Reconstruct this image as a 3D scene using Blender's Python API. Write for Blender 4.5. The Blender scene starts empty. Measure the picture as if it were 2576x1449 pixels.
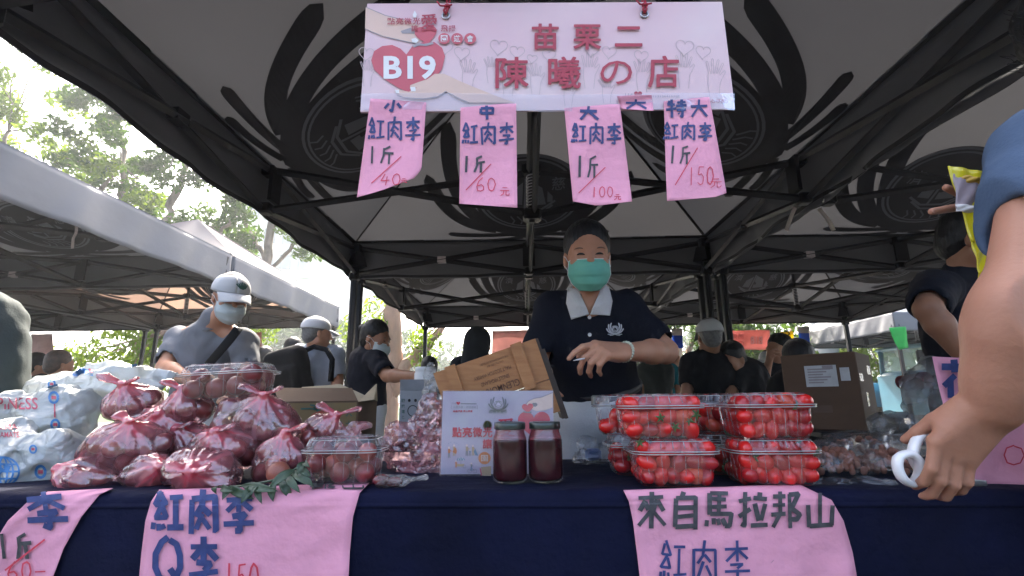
import bpy, math, random
import numpy as np
from mathutils import Vector, Matrix, noise as mnoise
from mathutils.geometry import tessellate_polygon

random.seed(7); RNG = np.random.default_rng(7)
S = bpy.context.scene
COL = S.collection
# ---------------------------------------------------------------- camera
F_PX = 1240.2            # focal length, in pixels of a 2576 wide picture
def _cam_axes(p=0.21967, y=0.020855, r=-0.010365):
    cy, sy, cp, sp, cr, sr = math.cos(y), math.sin(y), math.cos(p), math.sin(p), math.cos(r), math.sin(r)
    right = np.array([cy, sy, 0.]); fw = np.array([-sy*cp, cy*cp, sp]); up = np.cross(right, fw)
    return np.array([cr*right+sr*up, -sr*right+cr*up, fw])
CR = _cam_axes(); CC = np.array([0., 0., .96])
cam_d = bpy.data.cameras.new('camera'); cam = bpy.data.objects.new('camera', cam_d); COL.objects.link(cam)
cam_d.sensor_width = 36; cam_d.lens = F_PX/2576*36; cam_d.clip_start = .02; cam_d.clip_end = 2000
m = Matrix.Identity(4)
for i in range(3):
    m[i][0], m[i][1], m[i][2], m[i][3] = CR[0][i], CR[1][i], -CR[2][i], CC[i]
cam.matrix_world = m
S.camera = cam
# ---------------------------------------------------------------- world and sun
SUN_EL, SUN_AZ = math.radians(47), math.radians(-12)     # azimuth from +Y towards +X
w = bpy.data.worlds.new('World'); S.world = w; w.use_nodes = True
nt = w.node_tree; nt.nodes.clear()
sky = nt.nodes.new('ShaderNodeTexSky'); sky.sky_type = 'NISHITA'; sky.sun_disc = False
sky.sun_elevation = SUN_EL; sky.sun_rotation = SUN_AZ; sky.air_density = .75; sky.dust_density = 6.0; sky.ozone_density = .0
bg = nt.nodes.new('ShaderNodeBackground'); bg.inputs[1].default_value = .14
out = nt.nodes.new('ShaderNodeOutputWorld')
nt.links.new(sky.outputs[0], bg.inputs[0]); nt.links.new(bg.outputs[0], out.inputs[0])
sun_d = bpy.data.lights.new('sun', 'SUN'); sun = bpy.data.objects.new('sun', sun_d); COL.objects.link(sun)
sun_d.energy = 3.1; sun_d.angle = math.radians(.6); sun_d.color = (1, .93, .82)
sdir = Vector((math.sin(SUN_AZ)*math.cos(SUN_EL), math.cos(SUN_AZ)*math.cos(SUN_EL), math.sin(SUN_EL)))
sun.rotation_euler = (-sdir).to_track_quat('-Z', 'Y').to_euler()
vs = S.view_settings
vs.view_transform = 'Standard'; vs.look = 'None'; vs.gamma = 1; vs.exposure = 2.95; vs.use_curve_mapping = False
cy = S.cycles
cy.max_bounces = 8; cy.diffuse_bounces = 4; cy.glossy_bounces = 3; cy.transmission_bounces = 6; cy.transparent_max_bounces = 24
cy.volume_bounces = 1; cy.use_denoising = True; cy.caustics_reflective = False; cy.caustics_refractive = False
cy.sample_clamp_indirect = 6

# ---------------------------------------------------------------- helpers
def W(x, y, Y):
    """world point on the sight line of a measured picture point, at world depth Y"""
    d = CR.T @ np.array([(x-1288)/F_PX, -(y-724.5)/F_PX, 1.]); return CC + d*Y/d[1]
def WZ(x, y, Z):
    d = CR.T @ np.array([(x-1288)/F_PX, -(y-724.5)/F_PX, 1.]); return CC + d*(Z-CC[2])/d[2]

MATS = {}
def pm(name, rgb, rough=.6, var=.18, scale=12., bump=0., bscale=None, metal=0., trl=0., spec=.5, sheen=0., stretch=None, coat=0., rgb2=None, trc=None, sss=0.):
    """procedural material: noise-broken colour, optional bump, optional translucency"""
    if name in MATS: return MATS[name]
    mt = bpy.data.materials.new(name); mt.use_nodes = True; MATS[name] = mt
    t = mt.node_tree; N = t.nodes; L = t.links; N.clear()
    o = N.new('ShaderNodeOutputMaterial'); b = N.new('ShaderNodeBsdfPrincipled')
    tc = N.new('ShaderNodeTexCoord'); mp = N.new('ShaderNodeMapping'); L.new(tc.outputs['Object'], mp.inputs[0])
    if stretch: mp.inputs['Scale'].default_value = stretch
    nz = N.new('ShaderNodeTexNoise'); nz.inputs['Scale'].default_value = scale; nz.inputs['Detail'].default_value = 5
    L.new(mp.outputs[0], nz.inputs['Vector'])
    r = N.new('ShaderNodeValToRGB'); c = np.array(rgb); c2 = np.array(rgb2) if rgb2 is not None else None
    lo, hi = (c*(1-var), np.minimum(c*(1+var), 1)) if c2 is None else (c, c2)
    r.color_ramp.elements[0].position = .3; r.color_ramp.elements[1].position = .7
    r.color_ramp.elements[0].color = (*lo, 1); r.color_ramp.elements[1].color = (*hi, 1)
    L.new(nz.outputs[0], r.inputs[0]); L.new(r.outputs[0], b.inputs['Base Color'])
    b.inputs['Roughness'].default_value = rough; b.inputs['Metallic'].default_value = metal
    b.inputs['Specular IOR Level'].default_value = spec
    if sheen: b.inputs['Sheen Weight'].default_value = sheen
    if coat: b.inputs['Coat Weight'].default_value = coat
    if sss: b.inputs['Subsurface Weight'].default_value = sss; b.inputs['Subsurface Radius'].default_value = (.012, .004, .002); b.inputs['Subsurface Scale'].default_value = 1.
    if bump:
        n2 = N.new('ShaderNodeTexNoise'); n2.inputs['Scale'].default_value = bscale or scale*4; n2.inputs['Detail'].default_value = 4
        L.new(mp.outputs[0], n2.inputs['Vector'])
        bp = N.new('ShaderNodeBump'); bp.inputs['Strength'].default_value = bump; bp.inputs['Distance'].default_value = .01
        L.new(n2.outputs[0], bp.inputs['Height']); L.new(bp.outputs[0], b.inputs['Normal'])
    if trl:
        tr = N.new('ShaderNodeBsdfTranslucent')
        if trc: tr.inputs[0].default_value = (*trc, 1)
        else: L.new(r.outputs[0], tr.inputs[0])
        mx = N.new('ShaderNodeMixShader'); mx.inputs[0].default_value = trl
        L.new(b.outputs[0], mx.inputs[1]); L.new(tr.outputs[0], mx.inputs[2]); L.new(mx.outputs[0], o.inputs[0])
    else: L.new(b.outputs[0], o.inputs[0])
    return mt

def film(name, rgb, dens, rough=.12, gloss=.25, bump=.4, bscale=60, attr=None, stretch=None, trl=.5, crease=1., vary=.6, bdist=.01, rgb2=None):
    """thin clear or tinted plastic: part transparent, part coloured film, part gloss; attr = a per-vertex amount of gathered layers"""
    if name in MATS: return MATS[name]
    mt = bpy.data.materials.new(name); mt.use_nodes = True; MATS[name] = mt
    t = mt.node_tree; N = t.nodes; L = t.links; N.clear()
    o = N.new('ShaderNodeOutputMaterial'); tc = N.new('ShaderNodeTexCoord'); mp = N.new('ShaderNodeMapping'); L.new(tc.outputs['Object'], mp.inputs[0])
    if stretch: mp.inputs['Scale'].default_value = stretch
    nz = N.new('ShaderNodeTexNoise'); nz.inputs['Scale'].default_value = bscale; nz.inputs['Detail'].default_value = 3
    nz.inputs['Distortion'].default_value = .8
    L.new(mp.outputs[0], nz.inputs['Vector'])
    bp = N.new('ShaderNodeBump'); bp.inputs['Strength'].default_value = bump; bp.inputs['Distance'].default_value = bdist; vr = N.new('ShaderNodeTexVoronoi'); vr.inputs['Scale'].default_value = bscale*.8; nw = N.new('ShaderNodeVectorMath'); nw.operation = 'MULTIPLY_ADD'
    L.new(nz.outputs['Color'], nw.inputs[0]); nw.inputs[1].default_value = (.03, .03, .03); L.new(mp.outputs[0], nw.inputs[2]); L.new(nw.outputs[0], vr.inputs['Vector'])
    hm_ = N.new('ShaderNodeMath'); hm_.operation = 'MULTIPLY_ADD'; L.new(vr.outputs['Distance'], hm_.inputs[0]); hm_.inputs[1].default_value = crease; L.new(nz.outputs[0], hm_.inputs[2]); L.new(hm_.outputs[0], bp.inputs['Height'])
    df = N.new('ShaderNodeBsdfDiffuse'); df.inputs[0].default_value = (*rgb, 1); rgbn = None
    if rgb2:
        rgbn = N.new('ShaderNodeMixRGB'); at_ = N.new('ShaderNodeAttribute'); at_.attribute_name = attr; L.new(at_.outputs['Fac'], rgbn.inputs[0]); rgbn.inputs[1].default_value = (*rgb, 1); rgbn.inputs[2].default_value = (*rgb2, 1); L.new(rgbn.outputs[0], df.inputs[0])
    L.new(bp.outputs[0], df.inputs['Normal'])
    tl = N.new('ShaderNodeBsdfTranslucent'); tl.inputs[0].default_value = (*rgb, 1)
    if rgbn: L.new(rgbn.outputs[0], tl.inputs[0])
    m0 = N.new('ShaderNodeMixShader'); m0.inputs[0].default_value = trl; L.new(df.outputs[0], m0.inputs[1]); L.new(tl.outputs[0], m0.inputs[2])
    tp = N.new('ShaderNodeBsdfTransparent'); tp.inputs[0].default_value = (*[1-(1-c)*.35 for c in rgb], 1)
    m1 = N.new('ShaderNodeMixShader'); L.new(tp.outputs[0], m1.inputs[1]); L.new(m0.outputs[0], m1.inputs[2])
    n3 = N.new('ShaderNodeTexNoise'); n3.inputs['Scale'].default_value = bscale*.35; L.new(mp.outputs[0], n3.inputs['Vector'])
    mr = N.new('ShaderNodeMapRange'); mr.inputs[1].default_value = .35; mr.inputs[2].default_value = .65
    dv = dens*vary; mr.inputs[3].default_value = max(dens-dv, 0); mr.inputs[4].default_value = min(dens+dv, 1); L.new(n3.outputs[0], mr.inputs[0])
    fac = mr.outputs[0]
    if attr:
        a = N.new('ShaderNodeAttribute'); a.attribute_name = attr
        ad = N.new('ShaderNodeMath'); ad.operation = 'ADD'; ad.use_clamp = True; L.new(fac, ad.inputs[0]); L.new(a.outputs['Fac'], ad.inputs[1]); fac = ad.outputs[0]
    L.new(fac, m1.inputs[0])
    gl = N.new('ShaderNodeBsdfGlossy'); gl.inputs['Roughness'].default_value = rough; gl.inputs[0].default_value = (.9, .9, .9, 1); L.new(bp.outputs[0], gl.inputs['Normal'])
    lw = N.new('ShaderNodeLayerWeight'); lw.inputs[0].default_value = .35; L.new(bp.outputs[0], lw.inputs['Normal'])
    mg = N.new('ShaderNodeMapRange'); mg.inputs[3].default_value = gloss*.22; mg.inputs[4].default_value = min(gloss*1.9, .95); L.new(lw.outputs['Fresnel'], mg.inputs[0])
    m2 = N.new('ShaderNodeMixShader'); L.new(mg.outputs[0], m2.inputs[0]); L.new(m1.outputs[0], m2.inputs[1]); L.new(gl.outputs[0], m2.inputs[2])
    L.new(m2.outputs[0], o.inputs[0])
    return mt

def tag(o, label=None, cat=None, group=None, kind=None):
    if label: o['label'] = label
    if cat: o['category'] = cat
    if group: o['group'] = group
    if kind: o['kind'] = kind
    return o
def empty(name, loc, label=None, cat=None, group=None, rz=0):
    o = bpy.data.objects.new(name, None); COL.objects.link(o); o.location = loc; o.rotation_euler = (0, 0, rz); o.empty_display_size = .05
    return tag(o, label, cat, group)

def copy_tree(o, loc, label=None, group=None, parent=None):
    c = o.copy(); COL.objects.link(c)
    if parent is None: c.location = loc; PORG[c.name] = np.array(loc, float)
    else: c.parent = parent
    if label: c['label'] = label
    if group: c['group'] = group
    for ch in o.children: copy_tree(ch, None, None, None, c)
    return c
def rotz(a): return np.array([[math.cos(a), -math.sin(a), 0], [math.sin(a), math.cos(a), 0], [0, 0, 1.]])
def rotx(a): return np.array([[1., 0, 0], [0, math.cos(a), -math.sin(a)], [0, math.sin(a), math.cos(a)]])
def roty(a): return np.array([[math.cos(a), 0, math.sin(a)], [0, 1., 0], [-math.sin(a), 0, math.cos(a)]])
def unit(v): v = np.asarray(v, float); return v/(np.linalg.norm(v)+1e-12)

class MB:
    """collects shapes in WORLD coordinates and links them as one mesh object"""
    def __init__(s): s.v = []; s.f = []; s.m = []; s.sm = []; s.n = 0; s.att = None
    def add(s, v, f, mi=0, smooth=False):
        v = np.asarray(v, float); s.v.append(v); s.f += [tuple(int(i)+s.n for i in q) for q in f]
        s.m += [mi]*len(f); s.sm += [smooth]*len(f); s.n += len(v); return s
    def box(s, c, size, R=None, mi=0, taper=1., bev=0.):
        sx, sy, sz = [q/2 for q in size]
        if bev:
            b = min(bev, sx*.9, sy*.9, sz*.9); V = []; 
            for z, ins in ((-sz, b), (-sz+b, 0), (sz-b, 0), (sz, b)):
                for (x, y) in ((-sx+b, -sy), (sx-b, -sy), (sx, -sy+b), (sx, sy-b), (sx-b, sy), (-sx+b, sy), (-sx, sy-b), (-sx, -sy+b)):
                    k = (1-ins/max(sx, 1e-6), 1-ins/max(sy, 1e-6)); V.append((x*k[0], y*k[1], z))
            Fc = [tuple(range(7, -1, -1)), tuple(range(24, 32))]
            for r in range(3):
                for i in range(8): j = (i+1) % 8; Fc.append((r*8+i, r*8+j, r*8+8+j, r*8+8+i))
        else:
            V = [(x*(taper if z > 0 else 1), y*(taper if z > 0 else 1), z) for z in (-sz, sz) for (x, y) in ((-sx, -sy), (sx, -sy), (sx, sy), (-sx, sy))]
            Fc = [(3, 2, 1, 0), (4, 5, 6, 7), (0, 1, 5, 4), (1, 2, 6, 5), (2, 3, 7, 6), (3, 0, 4, 7)]
        V = np.array(V)
        if R is not None: V = V @ np.asarray(R).T
        return s.add(V+np.asarray(c), Fc, mi)
    def tube(s, pts, r, n=8, mi=0, caps=True, smooth=True, flat=None, closed=False):
        P = np.asarray(pts, float); k = len(P); rr = np.full(k, r) if np.isscalar(r) else np.asarray(r, float)
        T = np.gradient(P, axis=0) if not closed else np.roll(P, -1, 0)-np.roll(P, 1, 0); T /= np.linalg.norm(T, axis=1)[:, None]+1e-12
        a = np.array([0, 0, 1.]) if abs(T[0][2]) < .9 else np.array([1., 0, 0])
        if flat is not None: a = np.asarray(flat[0], float)
        V = []; nrm = unit(a-T[0]*(a@T[0]))
        for i in range(k):
            nrm = unit(nrm-T[i]*(nrm@T[i])); bi = np.cross(T[i], nrm); fl = 1 if flat is None else flat[1]
            for j in range(n):
                an = 2*math.pi*j/n; V.append(P[i]+rr[i]*(math.cos(an)*nrm*fl+math.sin(an)*bi))
        Fc = []
        for i in range(k if closed else k-1):
            i2 = (i+1) % k
            for j in range(n): j2 = (j+1) % n; Fc.append((i*n+j, i*n+j2, i2*n+j2, i2*n+j))
        if caps and not closed: Fc += [tuple(range(n-1, -1, -1)), tuple((k-1)*n+j for j in range(n))]
        return s.add(V, Fc, mi, smooth)
    def lathe(s, prof, c, n=32, mi=0, R=None, smooth=True):
        V = []; k = len(prof)
        for (r, z) in prof:
            for j in range(n): a = 2*math.pi*j/n; V.append((r*math.cos(a), r*math.sin(a), z))
        V = np.array(V)
        if R is not None: V = V @ np.asarray(R).T
        Fc = [(i*n+j, i*n+(j+1) % n, (i+1)*n+(j+1) % n, (i+1)*n+j) for i in range(k-1) for j in range(n)]
        return s.add(V+np.asarray(c), Fc, mi, smooth)
    def ell(s, c, r, R=None, mi=0, nu=16, nv=10, fn=None):
        V = []
        for i in range(nv+1):
            th = math.pi*i/nv
            for j in range(nu): a = 2*math.pi*j/nu; V.append((math.sin(th)*math.cos(a), math.sin(th)*math.sin(a), math.cos(th)))
        V = np.array(V)
        if fn is not None: V = V*fn(V)[:, None]
        V = V*np.asarray(r)
        if R is not None: V = V @ np.asarray(R).T
        Fc = [(i*nu+j, (i+1)*nu+j, (i+1)*nu+(j+1) % nu, i*nu+(j+1) % nu) for i in range(nv) for j in range(nu)]
        return s.add(V+np.asarray(c), Fc, mi, True)
    def grid(s, fn, nu, nv, mi=0, smooth=True, thick=0.):
        """fn(u, v) -> point for u, v in 0..1; thick > 0 makes it a slab"""
        P = np.array([[fn(i/nu, j/nv) for i in range(nu+1)] for j in range(nv+1)], float)
        q = lambda i, j: j*(nu+1)+i
        Fc = [(q(i, j), q(i+1, j), q(i+1, j+1), q(i, j+1)) for j in range(nv) for i in range(nu)]
        V = P.reshape(-1, 3)
        if not thick: return s.add(V, Fc, mi, smooth)
        du = np.gradient(P, axis=1); dv = np.gradient(P, axis=0); n = np.cross(du, dv); n /= np.linalg.norm(n, axis=2)[..., None]+1e-12
        V2 = (P-n*thick).reshape(-1, 3); K = len(V)
        F2 = [tuple(reversed([a+K for a in f])) for f in Fc]
        ring = [q(i, 0) for i in range(nu)]+[q(nu, j) for j in range(nv)]+[q(i, nv) for i in range(nu, 0, -1)]+[q(0, j) for j in range(nv, 0, -1)]
        F3 = [(ring[(i+1) % len(ring)], ring[i], ring[i]+K, ring[(i+1) % len(ring)]+K) for i in range(len(ring))]
        return s.add(np.vstack([V, V2]), Fc+F2+F3, mi, smooth)
    def poly(s, pts2, fn, mi=0, sub=0.):
        """flat polygon given in 2-D, carried onto a surface by fn(x, y)"""
        p = [Vector((a, b, 0)) for a, b in pts2]
        tris = tessellate_polygon([p])
        V = np.array([fn(a, b) for a, b in pts2])
        ts = []
        for t in tris:
            a, b, c = t; ar = (pts2[b][0]-pts2[a][0])*(pts2[c][1]-pts2[a][1])-(pts2[c][0]-pts2[a][0])*(pts2[b][1]-pts2[a][1])
            ts.append((a, b, c) if ar > 0 else (a, c, b))
        return s.add(V, ts, mi)
    def stroke(s, pts2, wd, fn, mi=0, step=None, wd2=None):
        """pen stroke: a ribbon along a polyline carried onto a surface"""
        P = np.asarray(pts2, float)
        seg = np.linalg.norm(np.diff(P, axis=0), axis=1); tot = seg.sum(); step = step or max(tot/12, 1e-4)
        acc = np.concatenate([[0], np.cumsum(seg)]); k = max(2, int(tot/step)+1)
        ts = np.unique(np.concatenate([np.linspace(0, tot, k), acc])); ts = ts[np.concatenate([[True], np.diff(ts) > 1e-9])]
        Q = np.stack([np.interp(ts, acc, P[:, 0]), np.interp(ts, acc, P[:, 1])], 1)
        T = np.gradient(Q, axis=0); T /= np.linalg.norm(T, axis=1)[:, None]+1e-12; Nn = np.stack([-T[:, 1], T[:, 0]], 1)
        wds = np.full(len(Q), wd/2) if wd2 is None else np.interp(ts, [0, tot], [wd/2, wd2/2])
        V = []
        for a, n, h in zip(Q, Nn, wds): V += [fn(*(a-n*h)), fn(*(a+n*h))]
        return s.add(V, [(2*i, 2*i+2, 2*i+3, 2*i+1) for i in range(len(Q)-1)], mi)
    def text(s, txt, rect, fn, mi=0, bold=0., flip=False, rot=0.):
        """type set in the built-in font, fitted into rect = (x0, y0, x1, y1), carried onto a surface"""
        V, Fc = glyphs(txt, bold); x0, y0, x1, y1 = rect
        lo, hi = V.min(0), V.max(0); q = (V-lo)/(hi-lo+1e-9)
        if flip: q = 1-q
        p = np.stack([x0+q[:, 0]*(x1-x0), y0+q[:, 1]*(y1-y0)], 1)
        return s.add([fn(a, b) for a, b in p], Fc, mi)
    def build(s, name, mats, parent=None, org=None, attr=None):
        V = np.vstack(s.v)
        if parent is not None: o0 = PORG[parent.name]
        else: o0 = V.mean(0)*[1, 1, 0]+[0, 0, V[:, 2].min()] if org is None else np.asarray(org)
        me = bpy.data.meshes.new(name); me.from_pydata((V-o0).tolist(), [], s.f); 
        mats = mats if isinstance(mats, (list, tuple)) else [mats]
        for x in mats: me.materials.append(x)
        me.polygons.foreach_set('material_index', s.m); me.polygons.foreach_set('use_smooth', s.sm)
        if attr is not None:
            a = me.attributes.new(attr[0], 'FLOAT', 'POINT'); a.data.foreach_set('value', np.asarray(attr[1], float))
        me.update()
        o = bpy.data.objects.new(name, me); COL.objects.link(o)
        if parent is None: o.location = o0; PORG[o.name] = o0
        else: o.parent = parent; PORG[o.name] = o0
        return o
PORG = {}
def thing(name, loc, label, cat, group=None):
    """an Empty at the thing's base; the parts built under it are given in world coordinates"""
    o = empty(name, loc, label, cat, group); PORG[o.name] = np.array(loc, float); return o

_GL = {}
def glyphs(txt, bold=0.):
    k = (txt, bold)
    if k not in _GL:
        cu = bpy.data.curves.new('t', 'FONT'); cu.body = txt; cu.offset = bold; cu.resolution_u = 3
        ob = bpy.data.objects.new('t', cu); COL.objects.link(ob)
        ev = ob.evaluated_get(bpy.context.evaluated_depsgraph_get()); me = ev.to_mesh()
        V = np.array([v.co[:2] for v in me.vertices]); Fc = [tuple(p.vertices) for p in me.polygons]
        ev.to_mesh_clear(); bpy.data.objects.remove(ob); bpy.data.curves.remove(cu)
        out = []
        for f in Fc:
            a, b, c = V[f[0]], V[f[1]], V[f[2]]
            out.append(f if (b[0]-a[0])*(c[1]-a[1])-(c[0]-a[0])*(b[1]-a[1]) > 0 else tuple(reversed(f)))
        _GL[k] = (V, out)
    return _GL[k]

# hand lettering: strokes in a 100 x 100 box
HAND = {k: [[tuple(map(float, q.split(','))) for q in st.split()] for st in v.split(';')] for k, v in {
 '小': '50,95 50,12 36,22;28,65 12,32;68,68 90,36', '中': '18,75 18,40;18,75 82,75 82,40;18,42 82,42;50,98 50,2',
 '大': '10,62 90,62;50,98 47,60 12,4;52,58 92,4',
 '特': '20,88 8,68;8,70 45,72;3,42 48,48;27,97 27,3;55,80 95,80;75,97 75,62;50,62 100,62;52,40 98,40;82,55 82,4 70,10;60,28 67,17',
 '紅': '24,98 8,66 40,66 24,98;30,66 10,36 44,36 32,60;8,24 3,8;20,24 20,8;32,24 37,9;54,82 96,84;75,82 73,15;48,14 100,16',
 '肉': '12,78 10,0;12,78 88,80 90,5 78,10;50,100 46,64 26,42;46,64 72,44;48,46 26,12;50,36 74,12',
 '李': '8,78 92,82;50,100 50,48;48,78 12,52;52,78 90,54;26,42 72,43 52,30;52,30 54,2 36,8;3,22 97,26',
 '斤': '74,96 28,82;30,86 26,42 6,3;28,58 97,60;64,58 62,0', '1': '52,98 46,2', '元': '25,85 75,87;6,58 94,60;40,58 34,25 6,4;62,58 62,12 92,12 94,28',
 '來': '10,84 90,84;50,100 50,0;30,76 10,44;30,74 42,52;70,76 57,50;70,74 92,48;48,46 6,4;52,46 94,6',
 '自': '48,100 38,84;18,82 18,0;18,82 84,82 84,0;18,56 80,56;18,31 80,31;18,5 84,5',
 '馬': '20,95 20,38;20,95 82,95;20,76 75,76;20,58 75,58;50,95 50,38;20,38 90,38 84,2 70,8;12,24 5,6;30,26 30,8;46,26 51,8;62,26 70,10',
 '拉': '3,75 44,80;25,98 26,4 12,10;3,36 44,52;72,98 72,84;50,80 98,80;60,66 66,18;90,66 80,18;46,7 100,7',
 '邦': '4,86 48,90;4,64 48,66;0,40 50,42;28,100 26,42 6,0;60,94 60,0;60,94 90,94 70,56 94,36 86,22 66,27',
 '山': '50,96 50,8;10,62 10,6;10,7 90,7;90,62 90,6', '花': '3,80 97,80;32,98 32,64;68,98 68,64;30,60 6,28;22,46 22,0;92,54 58,28;60,62 60,10 94,10 96,28',
 'Q': '50,96 26,88 10,66 8,40 20,16 44,6 68,12 86,34 88,62 76,86 50,96;56,34 96,-4', '/': '96,100 4,0', '-': '8,45 92,48', ':': '50,70 52,68',
 '0': '50,98 24,86 12,52 22,16 48,2 74,14 88,50 76,86 50,98', '4': '44,98 8,40 92,44;66,76 60,0', '5': '88,96 30,94 22,56 58,62 84,42 74,12 40,2 10,14',
 '6': '72,98 34,74 12,36 24,8 54,0 82,14 84,36 60,50 24,40', '8': '50,52 20,74 50,98 80,76 20,24 50,2 82,24 50,52', '自2': '0,0 1,1'}.items()}
def handwrite(mb, txt, rect, fn, wd, mi, jit=.02, slant=0., step=None):
    """one row of hand-lettered signs in rect (x0,y0,x1,y1)"""
    x0, y0, x1, y1 = rect; n = len(txt); cw = (x1-x0)/n
    for i, ch in enumerate(txt):
        for st in HAND[ch]:
            P = np.array(st)/100.; P = P + RNG.normal(0, jit, P.shape)*.6
            X = x0+cw*(i+.06+P[:, 0]*.88)+slant*(P[:, 1]-.5)*cw; Y = y0+(y1-y0)*P[:, 1]
            mb.stroke(np.stack([X, Y], 1), wd*random.uniform(.85, 1.15), fn, mi, step=step)

# ---------------------------------------------------------------- smooth bodies from distance fields
class SDF:
    def __init__(s, lo, hi, h):
        s.lo = np.asarray(lo, float); s.h = h; s.n = np.maximum(np.ceil((np.asarray(hi)-s.lo)/h).astype(int)+1, 4)
        s.ax = [s.lo[i]+h*np.arange(s.n[i]) for i in range(3)]; s.d = np.full(s.n, 1., np.float32)
    def _sub(s, lo, hi):
        sl = []
        for i in range(3):
            a = int(np.clip(math.floor((lo[i]-s.lo[i])/s.h), 0, s.n[i]-1)); b = int(np.clip(math.ceil((hi[i]-s.lo[i])/s.h)+1, a+1, s.n[i])); sl.append(slice(a, b))
        g = np.meshgrid(*[s.ax[i][sl[i]] for i in range(3)], indexing='ij')
        return tuple(sl), np.stack(g, -1)
    def _mix(s, sl, d, k, cut=False):
        a = s.d[sl]
        if cut:
            d = -d
            hh = np.clip(.5-.5*(a-d)/k, 0, 1) if k else None
            s.d[sl] = (a*(1-hh)+d*hh+k*hh*(1-hh)) if k else np.maximum(a, d)
        else:
            if k: hh = np.clip(.5+.5*(a-d)/k, 0, 1); s.d[sl] = a*(1-hh)+d*hh-k*hh*(1-hh)
            else: s.d[sl] = np.minimum(a, d)
    def cone(s, a, b, r1, r2, k=.02, cut=False, sq=None):
        """round cone between a and b; sq = (axis, factor) flattens it along an axis"""
        a = np.asarray(a, float); b = np.asarray(b, float); r = max(r1, r2)*(1 if sq is None else max(1, 1/sq[1]))+k+3*s.h
        sl, P = s._sub(np.minimum(a, b)-r, np.maximum(a, b)+r)
        ba = b-a; pa = P-a; t = np.clip((pa@ba)/(ba@ba+1e-12), 0, 1); q = pa-t[..., None]*ba
        if sq is not None:
            ax = unit(sq[0]); c = (q@ax); q = q+ax*(c*(1/sq[1]-1))[..., None]
        s._mix(sl, np.linalg.norm(q, axis=-1)-(r1+(r2-r1)*t), k, cut); return s
    def chain(s, pts, rs, k=.02, sq=None):
        for i in range(len(pts)-1): s.cone(pts[i], pts[i+1], rs[i], rs[i+1], k, sq=sq)
        return s
    def ell(s, c, r, R=None, k=.02, cut=False):
        c = np.asarray(c, float); r = np.asarray(r, float); m_ = max(r)+k+3*s.h
        sl, P = s._sub(c-m_, c+m_); q = P-c
        if R is not None: q = q@np.asarray(R)
        k0 = np.linalg.norm(q/r, axis=-1); k1 = np.linalg.norm(q/(r*r), axis=-1)
        s._mix(sl, k0*(k0-1)/(k1+1e-9), k, cut); return s
    def box(s, c, size, rad=.01, R=None, k=.02, cut=False):
        c = np.asarray(c, float); hs = np.asarray(size)/2-rad; m_ = np.linalg.norm(size)/2+k+3*s.h
        sl, P = s._sub(c-m_, c+m_); q = P-c
        if R is not None: q = q@np.asarray(R)
        q = np.abs(q)-hs
        s._mix(sl, np.linalg.norm(np.maximum(q, 0), axis=-1)+np.minimum(q.max(-1), 0)-rad, k, cut); return s
    def warp(s, fn):
        """add fn(P) to the field near the surface"""
        idx = np.abs(s.d) < .05; g = np.argwhere(idx); P = s.lo+g*s.h; s.d[idx] += fn(P).astype(np.float32); return s
    def mesh(s):
        d = s.d.copy()
        for ax in range(3):
            sl = [slice(None)]*3; sl[ax] = 0; d[tuple(sl)] = np.maximum(d[tuple(sl)], 1e-3); sl[ax] = -1; d[tuple(sl)] = np.maximum(d[tuple(sl)], 1e-3)
        ins = d < 0; nx, ny, nz = [q-1 for q in d.shape]
        cnt = np.zeros((nx, ny, nz), np.float32); pos = np.zeros((nx, ny, nz, 3), np.float32)
        cor = [(i, j, k) for i in (0, 1) for j in (0, 1) for k in (0, 1)]
        def at(A, c): return A[c[0]:c[0]+nx, c[1]:c[1]+ny, c[2]:c[2]+nz]
        for a in cor:
            for ax in range(3):
                if a[ax]: continue
                b = list(a); b[ax] = 1; b = tuple(b)
                da, db = at(d, a), at(d, b); cr = at(ins, a) != at(ins, b)
                t = np.where(cr, da/(da-db+1e-12), 0)
                for i in range(3): pos[..., i] += np.where(cr, a[i]+(t if i == ax else 0), 0)
                cnt += cr
        act = cnt > 0; ids = -np.ones(act.shape, int); ids[act] = np.arange(act.sum())
        cell = np.argwhere(act); V = s.lo+(cell+pos[act]/cnt[act][:, None])*s.h
        Fc = []
        for ax in range(3):
            u, v = [(1, 2), (2, 0), (0, 1)][ax]
            a = [slice(0, q) for q in d.shape]; b = [slice(0, q) for q in d.shape]; a[ax] = slice(0, d.shape[ax]-1); b[ax] = slice(1, d.shape[ax])
            ch = np.argwhere(ins[tuple(a)] != ins[tuple(b)])
            ok = (ch[:, u] > 0) & (ch[:, v] > 0) & (ch[:, u] < act.shape[u]) & (ch[:, v] < act.shape[v]); ch = ch[ok]
            eu = np.zeros(3, int); eu[u] = 1; ev = np.zeros(3, int); ev[v] = 1
            q = [ids[tuple((ch-o).T)] for o in (eu+ev, ev, 0*eu, eu)]
            q = np.stack(q, 1); fl = ins[tuple(ch.T)]
            Fc.append(np.where(fl[:, None], q, q[:, ::-1]))
        return V, np.vstack(Fc)
    def to(s, mb, mi=0, M=None, fn=None):
        V, Fc = s.mesh()
        if M is not None: V = V@np.asarray(M[0]).T+np.asarray(M[1])
        return mb.add(V, Fc.tolist(), mi, True)
def vnoise(P, sc, seed=0.):
    """cheap smooth noise for warps, about -1..1"""
    P = P*sc+seed; x, y, z = P[..., 0], P[..., 1], P[..., 2]
    return (np.sin(x+1.7*np.sin(.8*y+seed))*np.cos(y*1.1+1.3*np.sin(.9*z))+np.sin(z*1.2+1.5*np.sin(.7*x-seed))*np.cos(x*.7+y*.6))*.5
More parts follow.
